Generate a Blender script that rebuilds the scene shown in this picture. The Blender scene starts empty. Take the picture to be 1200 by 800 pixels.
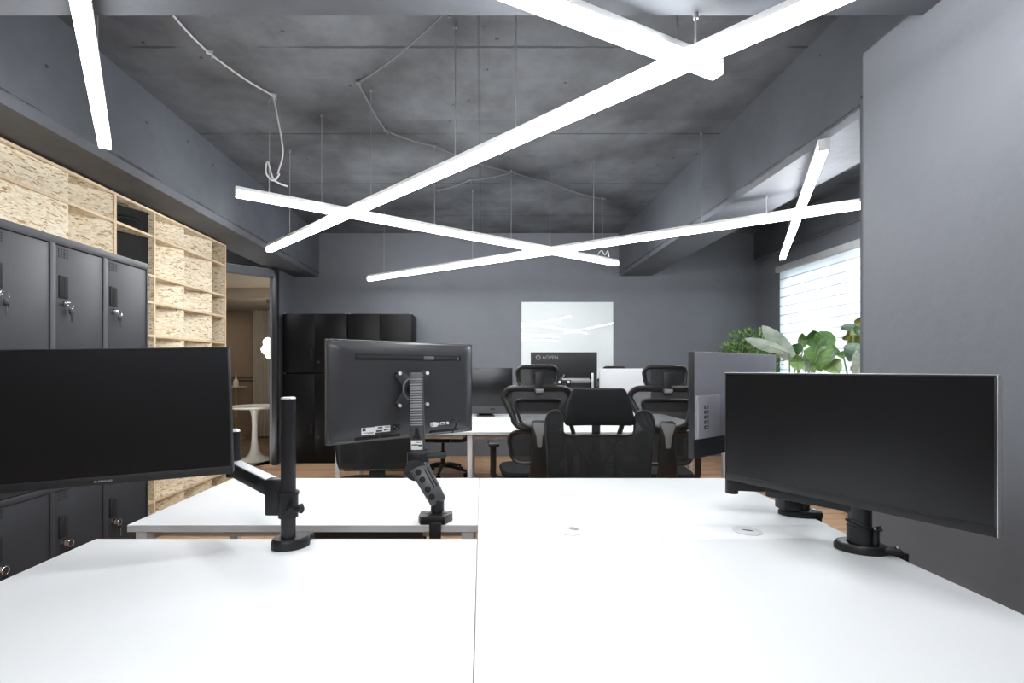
import bpy, bmesh, math, random
from mathutils import Vector, Matrix, Euler
random.seed(7)
SC = bpy.context.scene
C = SC.collection
PI = math.pi
R = math.radians

# ------------------------------------------------------------------ camera
EYE = 1.28
FPX = 560.0
cam_d = bpy.data.cameras.new('camera')
cam_d.sensor_fit = 'HORIZONTAL'
cam_d.sensor_width = 36.0
cam_d.lens = 36.0 * FPX / 1200.0
cam_d.shift_x = 35.0 / 1200.0
cam_d.shift_y = 31.0 / 1200.0
cam_d.clip_start = 0.05
cam = bpy.data.objects.new('camera', cam_d)
cam.location = (0, 0, EYE)
cam.rotation_euler = (R(90), 0, 0)
C.objects.link(cam)
SC.camera = cam

# ------------------------------------------------------------------ light level
LAMP = 43.0          # brightness of the linear lamps
SKY = 12.0            # daylight outside the window
CLOUD = 13.0          # cloud lamp and added fill lamps in the lounge
vs = SC.view_settings
vs.view_transform = 'Standard'
vs.look = 'None'
vs.gamma = 1.0
vs.use_curve_mapping = False
vs.exposure = 0.0
w = bpy.data.worlds.new('sky')
SC.world = w
w.use_nodes = True
bg = w.node_tree.nodes['Background']
bg.inputs['Color'].default_value = (0.93, 0.97, 1.0, 1)
bg.inputs['Strength'].default_value = SKY


def P(px, py, Y):
    return Vector(((px - 565.0) / FPX * Y, Y, EYE - (py - 431.0) / FPX * Y))


def PZ(px, py, z):
    Y = FPX * (EYE - z) / (py - 431.0)
    return P(px, py, Y)


# ------------------------------------------------------------------ materials
def base_mat(name):
    m = bpy.data.materials.new(name)
    m.use_nodes = True
    nt = m.node_tree
    b = nt.nodes['Principled BSDF']
    return m, nt, b


def pm(name, col, rough=0.5, metal=0.0, var=0.06, scale=18.0, bump=0.0, bscale=220.0, spec=0.5, coat=0.0, stretch=(1, 1, 1)):
    m, nt, b = base_mat(name)
    N, L = nt.nodes, nt.links
    tc = N.new('ShaderNodeTexCoord')
    mp = N.new('ShaderNodeMapping')
    mp.inputs['Scale'].default_value = stretch
    L.new(tc.outputs['Object'], mp.inputs['Vector'])
    nz = N.new('ShaderNodeTexNoise')
    nz.inputs['Scale'].default_value = scale
    nz.inputs['Detail'].default_value = 4
    L.new(mp.outputs[0], nz.inputs['Vector'])
    rp = N.new('ShaderNodeValToRGB')
    rp.color_ramp.elements[0].position = 0.3
    rp.color_ramp.elements[1].position = 0.7
    rp.color_ramp.elements[0].color = tuple(max(0, c * (1 - var)) for c in col) + (1,)
    rp.color_ramp.elements[1].color = tuple(min(1, c * (1 + var)) for c in col) + (1,)
    L.new(nz.outputs['Fac'], rp.inputs['Fac'])
    L.new(rp.outputs['Color'], b.inputs['Base Color'])
    b.inputs['Roughness'].default_value = rough
    b.inputs['Metallic'].default_value = metal
    b.inputs['Specular IOR Level'].default_value = spec
    b.inputs['Coat Weight'].default_value = coat
    if bump:
        n2 = N.new('ShaderNodeTexNoise')
        n2.inputs['Scale'].default_value = bscale
        n2.inputs['Detail'].default_value = 3
        L.new(mp.outputs[0], n2.inputs['Vector'])
        bp = N.new('ShaderNodeBump')
        bp.inputs['Strength'].default_value = bump
        bp.inputs['Distance'].default_value = 0.002
        L.new(n2.outputs['Fac'], bp.inputs['Height'])
        L.new(bp.outputs[0], b.inputs['Normal'])
    return m


def emit(name, col, strength):
    m = bpy.data.materials.new(name)
    m.use_nodes = True
    nt = m.node_tree
    N, L = nt.nodes, nt.links
    N.clear()
    o = N.new('ShaderNodeOutputMaterial')
    e = N.new('ShaderNodeEmission')
    e.inputs['Color'].default_value = col + (1,)
    e.inputs['Strength'].default_value = strength
    L.new(e.outputs[0], o.inputs[0])
    return m


def math_node(nt, op, a, b=None, c=None):
    n = nt.nodes.new('ShaderNodeMath')
    n.operation = op
    for i, v in enumerate((a, b, c)):
        if v is None:
            continue
        if isinstance(v, (int, float)):
            n.inputs[i].default_value = v
        else:
            nt.links.new(v, n.inputs[i])
    return n.outputs[0]


def concrete(name, col, joints=None, pits=0.5, rough=0.75, mottle=0.18, panels=False):
    """grey painted concrete; joints=(period_x, period_y) draws formwork seams with broken, chipped edges"""
    m, nt, b = base_mat(name)
    N, L = nt.nodes, nt.links
    tc = N.new('ShaderNodeTexCoord')
    co = tc.outputs['Object']
    n1 = N.new('ShaderNodeTexNoise')
    n1.inputs['Scale'].default_value = 2.1
    n1.inputs['Detail'].default_value = 9
    n1.inputs['Roughness'].default_value = 0.62
    L.new(co, n1.inputs['Vector'])
    rp = N.new('ShaderNodeValToRGB')
    rp.color_ramp.elements[0].position = 0.32
    rp.color_ramp.elements[1].position = 0.68
    rp.color_ramp.elements[0].color = tuple(c * (1 - mottle) for c in col) + (1,)
    rp.color_ramp.elements[1].color = tuple(c * (1 + mottle) for c in col) + (1,)
    L.new(n1.outputs['Fac'], rp.inputs['Fac'])
    colout = rp.outputs['Color']
    if panels:
        br = N.new('ShaderNodeTexBrick')
        br.offset = 0.43
        br.inputs['Scale'].default_value = 1.0
        br.inputs['Brick Width'].default_value = 1.22
        br.inputs['Row Height'].default_value = 0.54
        br.inputs['Mortar Size'].default_value = 0.0
        br.inputs['Color1'].default_value = (0.87, 0.87, 0.88, 1)
        br.inputs['Color2'].default_value = (1.13, 1.13, 1.15, 1)
        L.new(co, br.inputs['Vector'])
        mb = N.new('ShaderNodeMixRGB')
        mb.blend_type = 'MULTIPLY'
        mb.inputs['Fac'].default_value = 1.0
        L.new(colout, mb.inputs['Color1'])
        L.new(br.outputs['Color'], mb.inputs['Color2'])
        colout = mb.outputs[0]
    # small pits
    vo = N.new('ShaderNodeTexVoronoi')
    vo.inputs['Scale'].default_value = 5.0
    L.new(co, vo.inputs['Vector'])
    n2 = N.new('ShaderNodeTexNoise')
    n2.inputs['Scale'].default_value = 60
    L.new(co, n2.inputs['Vector'])
    dd = math_node(nt, 'ADD', vo.outputs['Distance'], math_node(nt, 'MULTIPLY', n2.outputs['Fac'], 0.10))
    pit = math_node(nt, 'LESS_THAN', dd, 0.105)
    pit = math_node(nt, 'MULTIPLY', pit, pits)
    mask = pit
    if joints:
        sp = N.new('ShaderNodeSeparateXYZ')
        L.new(co, sp.inputs[0])
        n3 = N.new('ShaderNodeTexNoise')
        n3.inputs['Scale'].default_value = 2.3
        n3.inputs['Detail'].default_value = 6
        L.new(co, n3.inputs['Vector'])
        n4 = N.new('ShaderNodeTexNoise')
        n4.inputs['Scale'].default_value = 14
        n4.inputs['Detail'].default_value = 4
        L.new(co, n4.inputs['Vector'])
        for ax, per, off in joints:
            v = math_node(nt, 'ADD', sp.outputs[ax], off)
            v = math_node(nt, 'ADD', v, math_node(nt, 'MULTIPLY', math_node(nt, 'SUBTRACT', n4.outputs['Fac'], 0.5), 0.012))
            f = math_node(nt, 'FRACT', math_node(nt, 'DIVIDE', v, per))
            d = math_node(nt, 'MULTIPLY', math_node(nt, 'ABSOLUTE', math_node(nt, 'SUBTRACT', f, 0.5)), per)
            # width varies with the noise so that the seam breaks and chips
            wd = math_node(nt, 'MULTIPLY', math_node(nt, 'MAXIMUM', math_node(nt, 'SUBTRACT', n3.outputs['Fac'], 0.38), 0.0), 0.07)
            ln = math_node(nt, 'LESS_THAN', d, math_node(nt, 'MINIMUM', wd, 0.010))
            ln = math_node(nt, 'MULTIPLY', ln, 0.4 if ax == 0 else 0.8)
            mask = math_node(nt, 'MAXIMUM', mask, ln)
    mx = N.new('ShaderNodeMixRGB')
    mx.inputs['Color2'].default_value = tuple(c * 0.22 for c in col) + (1,)
    L.new(mask, mx.inputs['Fac'])
    L.new(colout, mx.inputs['Color1'])
    L.new(mx.outputs[0], b.inputs['Base Color'])
    b.inputs['Roughness'].default_value = rough
    b.inputs['Specular IOR Level'].default_value = 0.35
    n5 = N.new('ShaderNodeTexNoise')
    n5.inputs['Scale'].default_value = 9
    n5.inputs['Detail'].default_value = 10
    L.new(co, n5.inputs['Vector'])
    hh = math_node(nt, 'SUBTRACT', n5.outputs['Fac'], math_node(nt, 'MULTIPLY', mask, 0.6))
    bp = N.new('ShaderNodeBump')
    bp.inputs['Strength'].default_value = 0.35
    bp.inputs['Distance'].default_value = 0.012
    L.new(hh, bp.inputs['Height'])
    L.new(bp.outputs[0], b.inputs['Normal'])
    return m


def osb(name, tint=1.0):
    """oriented strand board: layered long flakes of differing tan"""
    m, nt, b = base_mat(name)
    N, L = nt.nodes, nt.links
    tc = N.new('ShaderNodeTexCoord')
    nz = N.new('ShaderNodeTexNoise')
    nz.inputs['Scale'].default_value = 5
    nz.inputs['Detail'].default_value = 3
    L.new(tc.outputs['Object'], nz.inputs['Vector'])
    cols = []
    for k, (rx, sc) in enumerate((((0.35, 0.2, 0.15), (34, 30, 120)), ((-0.5, 0.3, -0.2), (30, 27, 95)), ((0.05, -0.1, 0.9), (48, 42, 150)))):
        mx = N.new('ShaderNodeVectorMath')
        mx.operation = 'MULTIPLY_ADD'
        mx.inputs[1].default_value = (0.09, 0.09, 0.09)
        L.new(nz.outputs['Color'], mx.inputs[0])
        L.new(tc.outputs['Object'], mx.inputs[2])
        mp = N.new('ShaderNodeMapping')
        mp.inputs['Rotation'].default_value = rx
        mp.inputs['Scale'].default_value = sc
        mp.inputs['Location'].default_value = (k * 3.1, k * 1.7, k * 0.9)
        L.new(mx.outputs[0], mp.inputs['Vector'])
        vo = N.new('ShaderNodeTexVoronoi')
        vo.inputs['Scale'].default_value = 1.0
        L.new(mp.outputs[0], vo.inputs['Vector'])
        sp = N.new('ShaderNodeSeparateColor')
        L.new(vo.outputs['Color'], sp.inputs[0])
        rp = N.new('ShaderNodeValToRGB')
        cr = rp.color_ramp
        cr.elements[0].position = 0.0
        cr.elements[0].color = (0.29 * tint, 0.18 * tint, 0.085 * tint, 1)
        cr.elements[1].position = 1.0
        cr.elements[1].color = (0.82 * tint, 0.75 * tint, 0.61 * tint, 1)
        for p_, c_ in ((0.05, (0.40, 0.27, 0.14)), (0.14, (0.62, 0.49, 0.31)), (0.5, (0.75, 0.66, 0.50))):
            e = cr.elements.new(p_)
            e.color = tuple(c * tint for c in c_) + (1,)
        L.new(sp.outputs[0], rp.inputs['Fac'])
        cols.append((rp.outputs['Color'], sp.outputs[1]))
    m1 = N.new('ShaderNodeMixRGB')
    L.new(math_node(nt, 'GREATER_THAN', cols[0][1], 0.5), m1.inputs['Fac'])
    L.new(cols[0][0], m1.inputs['Color1'])
    L.new(cols[1][0], m1.inputs['Color2'])
    m2 = N.new('ShaderNodeMixRGB')
    L.new(math_node(nt, 'GREATER_THAN', cols[2][1], 0.66), m2.inputs['Fac'])
    L.new(m1.outputs[0], m2.inputs['Color1'])
    L.new(cols[2][0], m2.inputs['Color2'])
    L.new(m2.outputs[0], b.inputs['Base Color'])
    b.inputs['Roughness'].default_value = 0.65
    b.inputs['Specular IOR Level'].default_value = 0.3
    return m


def planks(name):
    m, nt, b = base_mat(name)
    N, L = nt.nodes, nt.links
    tc = N.new('ShaderNodeTexCoord')
    br = N.new('ShaderNodeTexBrick')
    br.offset = 0.37
    br.inputs['Scale'].default_value = 1.0
    br.inputs['Brick Width'].default_value = 1.2
    br.inputs['Row Height'].default_value = 0.145
    br.inputs['Mortar Size'].default_value = 0.002
    br.inputs['Color1'].default_value = (0.0, 0.0, 0.0, 1)
    br.inputs['Color2'].default_value = (1, 1, 1, 1)
    br.inputs['Mortar'].default_value = (0.2, 0.2, 0.2, 1)
    L.new(tc.outputs['Object'], br.inputs['Vector'])
    mp = N.new('ShaderNodeMapping')
    mp.inputs['Scale'].default_value = (1.6, 15, 1)
    L.new(tc.outputs['Object'], mp.inputs['Vector'])
    nz = N.new('ShaderNodeTexNoise')
    nz.inputs['Scale'].default_value = 1.6
    nz.inputs['Detail'].default_value = 7
    nz.inputs['Distortion'].default_value = 1.2
    L.new(mp.outputs[0], nz.inputs['Vector'])
    f = math_node(nt, 'ADD', math_node(nt, 'MULTIPLY', nz.outputs['Fac'], 0.75), math_node(nt, 'MULTIPLY', br.outputs['Color'], 0.28))
    rp = N.new('ShaderNodeValToRGB')
    cr = rp.color_ramp
    cr.elements[0].position = 0.22
    cr.elements[0].color = (0.20, 0.105, 0.055, 1)
    cr.elements[1].position = 0.80
    cr.elements[1].color = (0.66, 0.44, 0.27, 1)
    e = cr.elements.new(0.48)
    e.color = (0.45, 0.265, 0.15, 1)
    L.new(f, rp.inputs['Fac'])
    mx = N.new('ShaderNodeMixRGB')
    mx.inputs['Color2'].default_value = (0.05, 0.025, 0.014, 1)
    L.new(br.outputs['Fac'], mx.inputs['Fac'])
    L.new(rp.outputs['Color'], mx.inputs['Color1'])
    L.new(mx.outputs[0], b.inputs['Base Color'])
    b.inputs['Roughness'].default_value = 0.38
    return m


def netting(name, col, open_=0.45, scale=420.0):
    """woven chair mesh: fine threads with holes between them"""
    m, nt, b = base_mat(name)
    N, L = nt.nodes, nt.links
    out = N['Material Output']
    tc = N.new('ShaderNodeTexCoord')
    nz = N.new('ShaderNodeTexNoise')
    nz.inputs['Scale'].default_value = 30
    L.new(tc.outputs['Object'], nz.inputs['Vector'])
    rp = N.new('ShaderNodeValToRGB')
    rp.color_ramp.elements[0].color = tuple(c * 0.8 for c in col) + (1,)
    rp.color_ramp.elements[1].color = tuple(c * 1.2 for c in col) + (1,)
    L.new(nz.outputs['Fac'], rp.inputs['Fac'])
    L.new(rp.outputs['Color'], b.inputs['Base Color'])
    b.inputs['Roughness'].default_value = 0.7
    tr = N.new('ShaderNodeBsdfTransparent')
    mx = N.new('ShaderNodeMixShader')
    # thread weave far below a pixel: average coverage modulated by the noise
    cov = math_node(nt, 'ADD', 1.0 - open_ - 0.05, math_node(nt, 'MULTIPLY', nz.outputs['Fac'], 0.1))
    L.new(cov, mx.inputs['Fac'])
    L.new(tr.outputs[0], mx.inputs[1])
    L.new(b.outputs[0], mx.inputs[2])
    L.new(mx.outputs[0], out.inputs['Surface'])
    return m


def clear_glass(name):
    m = bpy.data.materials.new(name)
    m.use_nodes = True
    nt = m.node_tree
    N, L = nt.nodes, nt.links
    N.clear()
    o = N.new('ShaderNodeOutputMaterial')
    t = N.new('ShaderNodeBsdfTransparent')
    t.inputs['Color'].default_value = (0.96, 0.98, 0.97, 1)
    g = N.new('ShaderNodeBsdfGlossy')
    g.inputs['Roughness'].default_value = 0.01
    fr = N.new('ShaderNodeFresnel')
    fr.inputs['IOR'].default_value = 1.3
    mx = N.new('ShaderNodeMixShader')
    L.new(fr.outputs[0], mx.inputs['Fac'])
    L.new(t.outputs[0], mx.inputs[1])
    L.new(g.outputs[0], mx.inputs[2])
    L.new(mx.outputs[0], o.inputs[0])
    return m


def blind_mat(name):
    m = bpy.data.materials.new(name)
    m.use_nodes = True
    nt = m.node_tree
    N, L = nt.nodes, nt.links
    N.clear()
    o = N.new('ShaderNodeOutputMaterial')
    tc = N.new('ShaderNodeTexCoord')
    sp = N.new('ShaderNodeSeparateXYZ')
    L.new(tc.outputs['Object'], sp.inputs[0])
    f = math_node(nt, 'FRACT', math_node(nt, 'DIVIDE', sp.outputs[2], 0.118))
    line = math_node(nt, 'LESS_THAN', f, 0.12)
    mx = N.new('ShaderNodeMixRGB')
    mx.inputs['Color1'].default_value = (0.80, 0.83, 0.86, 1)
    mx.inputs['Color2'].default_value = (0.46, 0.48, 0.52, 1)
    L.new(line, mx.inputs['Fac'])
    t = N.new('ShaderNodeBsdfTranslucent')
    d = N.new('ShaderNodeBsdfDiffuse')
    L.new(mx.outputs[0], t.inputs['Color'])
    L.new(mx.outputs[0], d.inputs['Color'])
    ms = N.new('ShaderNodeMixShader')
    ms.inputs['Fac'].default_value = 0.45
    L.new(t.outputs[0], ms.inputs[1])
    L.new(d.outputs[0], ms.inputs[2])
    L.new(ms.outputs[0], o.inputs[0])
    return m


def leaf_mat(name, c0, c1, vein=(0.5, 0.6, 0.4), transl=0.35, stripe=0.0):
    m, nt, b = base_mat(name)
    N, L = nt.nodes, nt.links
    out = N['Material Output']
    tc = N.new('ShaderNodeTexCoord')
    nz = N.new('ShaderNodeTexNoise')
    nz.inputs['Scale'].default_value = 9
    nz.inputs['Detail'].default_value = 4
    L.new(tc.outputs['Object'], nz.inputs['Vector'])
    rp = N.new('ShaderNodeValToRGB')
    rp.color_ramp.elements[0].position = 0.35
    rp.color_ramp.elements[1].position = 0.65
    rp.color_ramp.elements[0].color = c0 + (1,)
    rp.color_ramp.elements[1].color = c1 + (1,)
    L.new(nz.outputs['Fac'], rp.inputs['Fac'])
    L.new(rp.outputs[0], b.inputs['Base Color'])
    b.inputs['Roughness'].default_value = 0.38
    t = N.new('ShaderNodeBsdfTranslucent')
    L.new(rp.outputs[0], t.inputs['Color'])
    mx = N.new('ShaderNodeMixShader')
    mx.inputs['Fac'].default_value = transl
    L.new(b.outputs[0], mx.inputs[1])
    L.new(t.outputs[0], mx.inputs[2])
    L.new(mx.outputs[0], out.inputs['Surface'])
    return m


M = {}
WALLC = (0.141, 0.149, 0.167)
M['wall'] = concrete('grey_wall_paint', WALLC, None, 0.0, 0.6, 0.05)
M['beam'] = concrete('grey_painted_beam', (0.089, 0.096, 0.110), ((2, 10.0, 2.342),), 0.9, 0.62, 0.16)
M['ceiling'] = concrete('grey_painted_slab', (0.084, 0.090, 0.099), ((1, 1.08, 0.86), (0, 2.44, 1.24)), 0.9, 0.65, 0.42, True)
M['floor'] = planks('wood_floor')
M['lounge_floor'] = pm('brown_stone_floor', (0.17, 0.115, 0.07), 0.5, var=0.4, scale=7)
M['lounge_wall'] = pm('tan_plaster', (0.23, 0.165, 0.115), 0.8, var=0.05, scale=6)
M['lounge_ceiling'] = pm('beige_ceiling_paint', (0.34, 0.29, 0.23), 0.8, var=0.04, scale=6)
M['rail'] = pm('dark_brown_rail', (0.055, 0.035, 0.025), 0.6)
M['curtain'] = pm('beige_curtain_cloth', (0.42, 0.38, 0.32), 0.9, var=0.08, scale=40, bump=0.2)
M['osb'] = osb('strand_board', 1.0)
M['osb_edge'] = pm('pale_board_edge', (0.66, 0.51, 0.34), 0.6, var=0.15, scale=60)
M['desk'] = pm('white_laminate', (0.755, 0.77, 0.782), 0.42, var=0.01, scale=3, spec=0.35)
M['desk_edge'] = pm('pale_grey_edge_band', (0.56, 0.57, 0.59), 0.5, var=0.03)
M['white_metal'] = pm('white_powder_coat', (0.62, 0.63, 0.65), 0.45, var=0.03)
M['locker'] = pm('dark_grey_locker_steel', (0.025, 0.026, 0.031), 0.46, 0.0, var=0.04, scale=40, bump=0.05, bscale=400, spec=0.32)
M['locker_frame'] = pm('grey_locker_frame', (0.034, 0.035, 0.041), 0.46, 0.0, var=0.04, spec=0.35)
M['backing'] = pm('dark_grey_backing_board', (0.022, 0.021, 0.021), 0.85, var=0.08, spec=0.15)
M['cabinet'] = pm('black_cabinet_steel', (0.004, 0.004, 0.0045), 0.42, var=0.1, spec=0.16)
M['black'] = pm('black_plastic', (0.007, 0.007, 0.008), 0.38, var=0.12, bump=0.05, bscale=500, spec=0.4)
M['black_metal'] = pm('black_powder_coat', (0.010, 0.010, 0.012), 0.33, var=0.10, spec=0.5)
M['dark'] = pm('matte_black_recess', (0.005, 0.005, 0.005), 0.8, var=0.1)
M['screen'] = pm('matte_dark_screen', (0.005, 0.0052, 0.006), 0.26, var=0.06, spec=0.5)
M['bezel'] = pm('charcoal_bezel', (0.018, 0.018, 0.020), 0.42, var=0.06, spec=0.4)
M['back_black'] = pm('black_monitor_shell', (0.038, 0.038, 0.042), 0.30, var=0.06, spec=0.5)
M['back_grey'] = pm('grey_monitor_shell', (0.27, 0.27, 0.305), 0.5, var=0.05, bump=0.08, bscale=500)
M['back_box'] = pm('lighter_grey_port_cover', (0.31, 0.31, 0.345), 0.5, var=0.05, bump=0.08, bscale=500)
M['dark_grey'] = pm('dark_grey_metal', (0.060, 0.062, 0.068), 0.38, 0.3, var=0.08)
M['arm_grey'] = pm('arm_grey_metal', (0.085, 0.088, 0.092), 0.36, 0.4, var=0.08)
M['grey'] = pm('mid_grey_metal', (0.20, 0.205, 0.215), 0.35, 0.5, var=0.08)
M['rib'] = pm('rib_metal', (0.30, 0.305, 0.315), 0.4, 0.4)
M['silver'] = pm('brushed_silver', (0.62, 0.63, 0.65), 0.32, 0.7, var=0.05, stretch=(1, 1, 8))
M['aluminium'] = pm('pale_aluminium_shell', (0.58, 0.59, 0.60), 0.42, 0.25, var=0.02, scale=6)
M['chrome'] = pm('chrome', (0.75, 0.75, 0.77), 0.12, 1.0, var=0.05)
M['bolt'] = pm('bright_bolt', (0.86, 0.86, 0.86), 0.4, 0.2, var=0.03)
M['label'] = pm('white_label_paper', (0.78, 0.78, 0.78), 0.6, var=0.12, scale=120)
M['ink'] = pm('dark_print', (0.05, 0.05, 0.05), 0.6)
M['logo'] = pm('grey_print', (0.19, 0.195, 0.20), 0.5)
M['mesh'] = netting('chair_netting', (0.014, 0.015, 0.016), 0.25)
M['mesh_open'] = netting('open_chair_netting', (0.018, 0.019, 0.021), 0.47)
M['mesh_dense'] = netting('dense_chair_netting', (0.010, 0.011, 0.012), 0.19)
M['frame_black'] = pm('chair_frame_plastic', (0.013, 0.0125, 0.0125), 0.34, var=0.12, spec=0.5)
M['inlay'] = pm('grey_inlay', (0.17, 0.175, 0.18), 0.45, var=0.06)
M['fabric'] = pm('black_fabric', (0.008, 0.009, 0.010), 0.85, var=0.2, scale=200, bump=0.3, bscale=700, spec=0.2)
M['lamp_body'] = pm('white_lamp_housing', (0.72, 0.73, 0.74), 0.5, var=0.02)
M['lamp_light'] = emit('lamp_diffuser_glow', (0.97, 0.985, 1.0), LAMP)
M['cloud_light'] = emit('cloud_lamp_glow', (1.0, 0.93, 0.80), CLOUD)
M['wire'] = pm('steel_wire', (0.30, 0.30, 0.31), 0.4, 0.4)
M['cable_white'] = pm('white_cable_sheath', (0.55, 0.55, 0.56), 0.5)
M['cable_grey'] = pm('painted_grey_cable', (0.16, 0.165, 0.18), 0.55)
M['board'] = pm('white_back_painted_glass', (0.74, 0.78, 0.78), 0.015, var=0.01, scale=2, spec=0.75)
M['gold'] = pm('brass', (0.55, 0.40, 0.22), 0.35, 0.6)
M['cream'] = pm('cream_lacquer', (0.56, 0.53, 0.47), 0.35, var=0.03)
M['ceramic'] = pm('pale_ceramic', (0.74, 0.68, 0.58), 0.4, var=0.04)
M['pot'] = pm('dark_grey_pot', (0.07, 0.07, 0.075), 0.7, var=0.1)
M['soil'] = pm('potting_soil', (0.03, 0.02, 0.013), 0.95, var=0.4, scale=90, bump=0.6)
M['stem'] = pm('green_stem', (0.16, 0.24, 0.09), 0.5, var=0.15)
M['bark'] = pm('brown_stem', (0.10, 0.065, 0.04), 0.8, var=0.2)
M['leaf_dark'] = leaf_mat('dark_green_leaf', (0.045, 0.11, 0.03), (0.10, 0.20, 0.06))
M['leaf_mid'] = leaf_mat('mid_green_leaf', (0.09, 0.19, 0.05), (0.19, 0.33, 0.10))
M['leaf_light'] = leaf_mat('light_green_leaf', (0.26, 0.40, 0.14), (0.40, 0.54, 0.24))
M['leaf_pale'] = leaf_mat('pale_grey_green_leaf', (0.34, 0.40, 0.33), (0.52, 0.57, 0.50), transl=0.2)
M['leaf_yellow'] = leaf_mat('yellow_green_leaf', (0.26, 0.30, 0.08), (0.42, 0.42, 0.15))
M['leaf_blue'] = leaf_mat('bluish_green_leaf', (0.15, 0.24, 0.18), (0.28, 0.38, 0.30))
M['glass'] = clear_glass('window_glass')
M['blind'] = blind_mat('zebra_blind_cloth')
M['blind_rail'] = pm('pale_blind_rail', (0.40, 0.41, 0.42), 0.5)
M['window_frame'] = pm('white_window_frame', (0.6, 0.61, 0.62), 0.5)


# ------------------------------------------------------------------ mesh helpers
def NB():
    return bmesh.new()


def absorb(bm, t):
    me = bpy.data.meshes.new('tmp')
    t.to_mesh(me)
    t.free()
    bm.from_mesh(me)
    bpy.data.meshes.remove(me)


def box(bm, c, s, bev=0.0, rot=None, seg=2):
    t = bmesh.new()
    bmesh.ops.create_cube(t, size=1.0)
    for v in t.verts:
        v.co = Vector((v.co.x * s[0], v.co.y * s[1], v.co.z * s[2]))
    if bev:
        bmesh.ops.bevel(t, geom=t.edges[:], offset=bev, segments=seg, affect='EDGES', profile=0.5)
    mt = Matrix.Translation(Vector(c))
    if rot is not None:
        mt = mt @ Euler(rot).to_matrix().to_4x4()
    t.transform(mt)
    absorb(bm, t)
    return bm


def bx(bm, x0, x1, y0, y1, z0, z1, bev=0.0):
    return box(bm, ((x0 + x1) / 2, (y0 + y1) / 2, (z0 + z1) / 2), (abs(x1 - x0), abs(y1 - y0), abs(z1 - z0)), bev)


def bar(bm, p0, p1, w_, h_, bev=0.0, up=(0, 0, 1), w2=None, h2=None):
    """straight bar of width w_ and height h_ from p0 to p1 (w2/h2: size at p1)"""
    p0, p1 = Vector(p0), Vector(p1)
    d = (p1 - p0)
    Ln = d.length
    d.normalize()
    u = Vector(up)
    if abs(d.dot(u)) > 0.98:
        u = Vector((0, 1, 0))
    x = d.cross(u).normalized()
    z = x.cross(d).normalized()
    t = bmesh.new()
    bmesh.ops.create_cube(t, size=1.0)
    for v in t.verts:
        f = v.co.y + 0.5
        ww = w_ + ((w2 if w2 is not None else w_) - w_) * f
        hh = h_ + ((h2 if h2 is not None else h_) - h_) * f
        v.co = Vector((v.co.x * ww, f * Ln, v.co.z * hh))
    if bev:
        bmesh.ops.bevel(t, geom=t.edges[:], offset=bev, segments=2, affect='EDGES', profile=0.5)
    mt = Matrix(((x.x, d.x, z.x, p0.x), (x.y, d.y, z.y, p0.y), (x.z, d.z, z.z, p0.z), (0, 0, 0, 1)))
    t.transform(mt)
    absorb(bm, t)
    return bm


def tube(bm, pts, r, n=8, closed=False, flat=None):
    """sweep a circle (or an ellipse: flat=(ra, rb)) along points; r may be a list"""
    pts = [Vector(p) for p in pts]
    k = len(pts)
    rs = r if isinstance(r, (list, tuple)) else [r] * k
    tang = []
    for i in range(k):
        a = pts[(i - 1) % k] if (closed or i > 0) else pts[i]
        b = pts[(i + 1) % k] if (closed or i < k - 1) else pts[i]
        tang.append((b - a).normalized())
    u = Vector((0, 0, 1))
    if abs(tang[0].dot(u)) > 0.9:
        u = Vector((0, 1, 0))
    nrm = (u - tang[0] * u.dot(tang[0])).normalized()
    rings = []
    for i in range(k):
        nrm = (nrm - tang[i] * nrm.dot(tang[i]))
        if nrm.length < 1e-6:
            nrm = tang[i].orthogonal()
        nrm.normalize()
        bn = tang[i].cross(nrm)
        ra, rb = (flat if flat else (1, 1))
        ring = [bm.verts.new(pts[i] + nrm * (math.cos(2 * PI * j / n) * rs[i] * ra) + bn * (math.sin(2 * PI * j / n) * rs[i] * rb)) for j in range(n)]
        rings.append(ring)
    m_ = k if closed else k - 1
    for i in range(m_):
        a, b = rings[i], rings[(i + 1) % k]
        for j in range(n):
            bm.faces.new((a[j], a[(j + 1) % n], b[(j + 1) % n], b[j]))
    if not closed:
        bm.faces.new(rings[0][::-1])
        bm.faces.new(rings[-1])
    return bm


def cyl(bm, p0, p1, r0, r1=None, n=20):
    r1 = r0 if r1 is None else r1
    return tube(bm, [p0, p1], [r0, r1], n)


def lathe(bm, c, prof, n=32):
    """solid of revolution about vertical axis at c: prof = [(r, z)...]"""
    c = Vector(c)
    rings = []
    for r, z in prof:
        if r < 1e-5:
            rings.append([bm.verts.new(c + Vector((0, 0, z)))])
        else:
            rings.append([bm.verts.new(c + Vector((r * math.cos(2 * PI * j / n), r * math.sin(2 * PI * j / n), z))) for j in range(n)])
    for a, b in zip(rings, rings[1:]):
        for j in range(n):
            k = (j + 1) % n
            if len(a) == 1 and len(b) == 1:
                continue
            if len(a) == 1:
                bm.faces.new((a[0], b[k], b[j]))
            elif len(b) == 1:
                bm.faces.new((a[j], a[k], b[0]))
            else:
                bm.faces.new((a[j], a[k], b[k], b[j]))
    if len(rings[0]) > 1:
        bm.faces.new(rings[0][::-1])
    if len(rings[-1]) > 1:
        bm.faces.new(rings[-1])
    return bm


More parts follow.
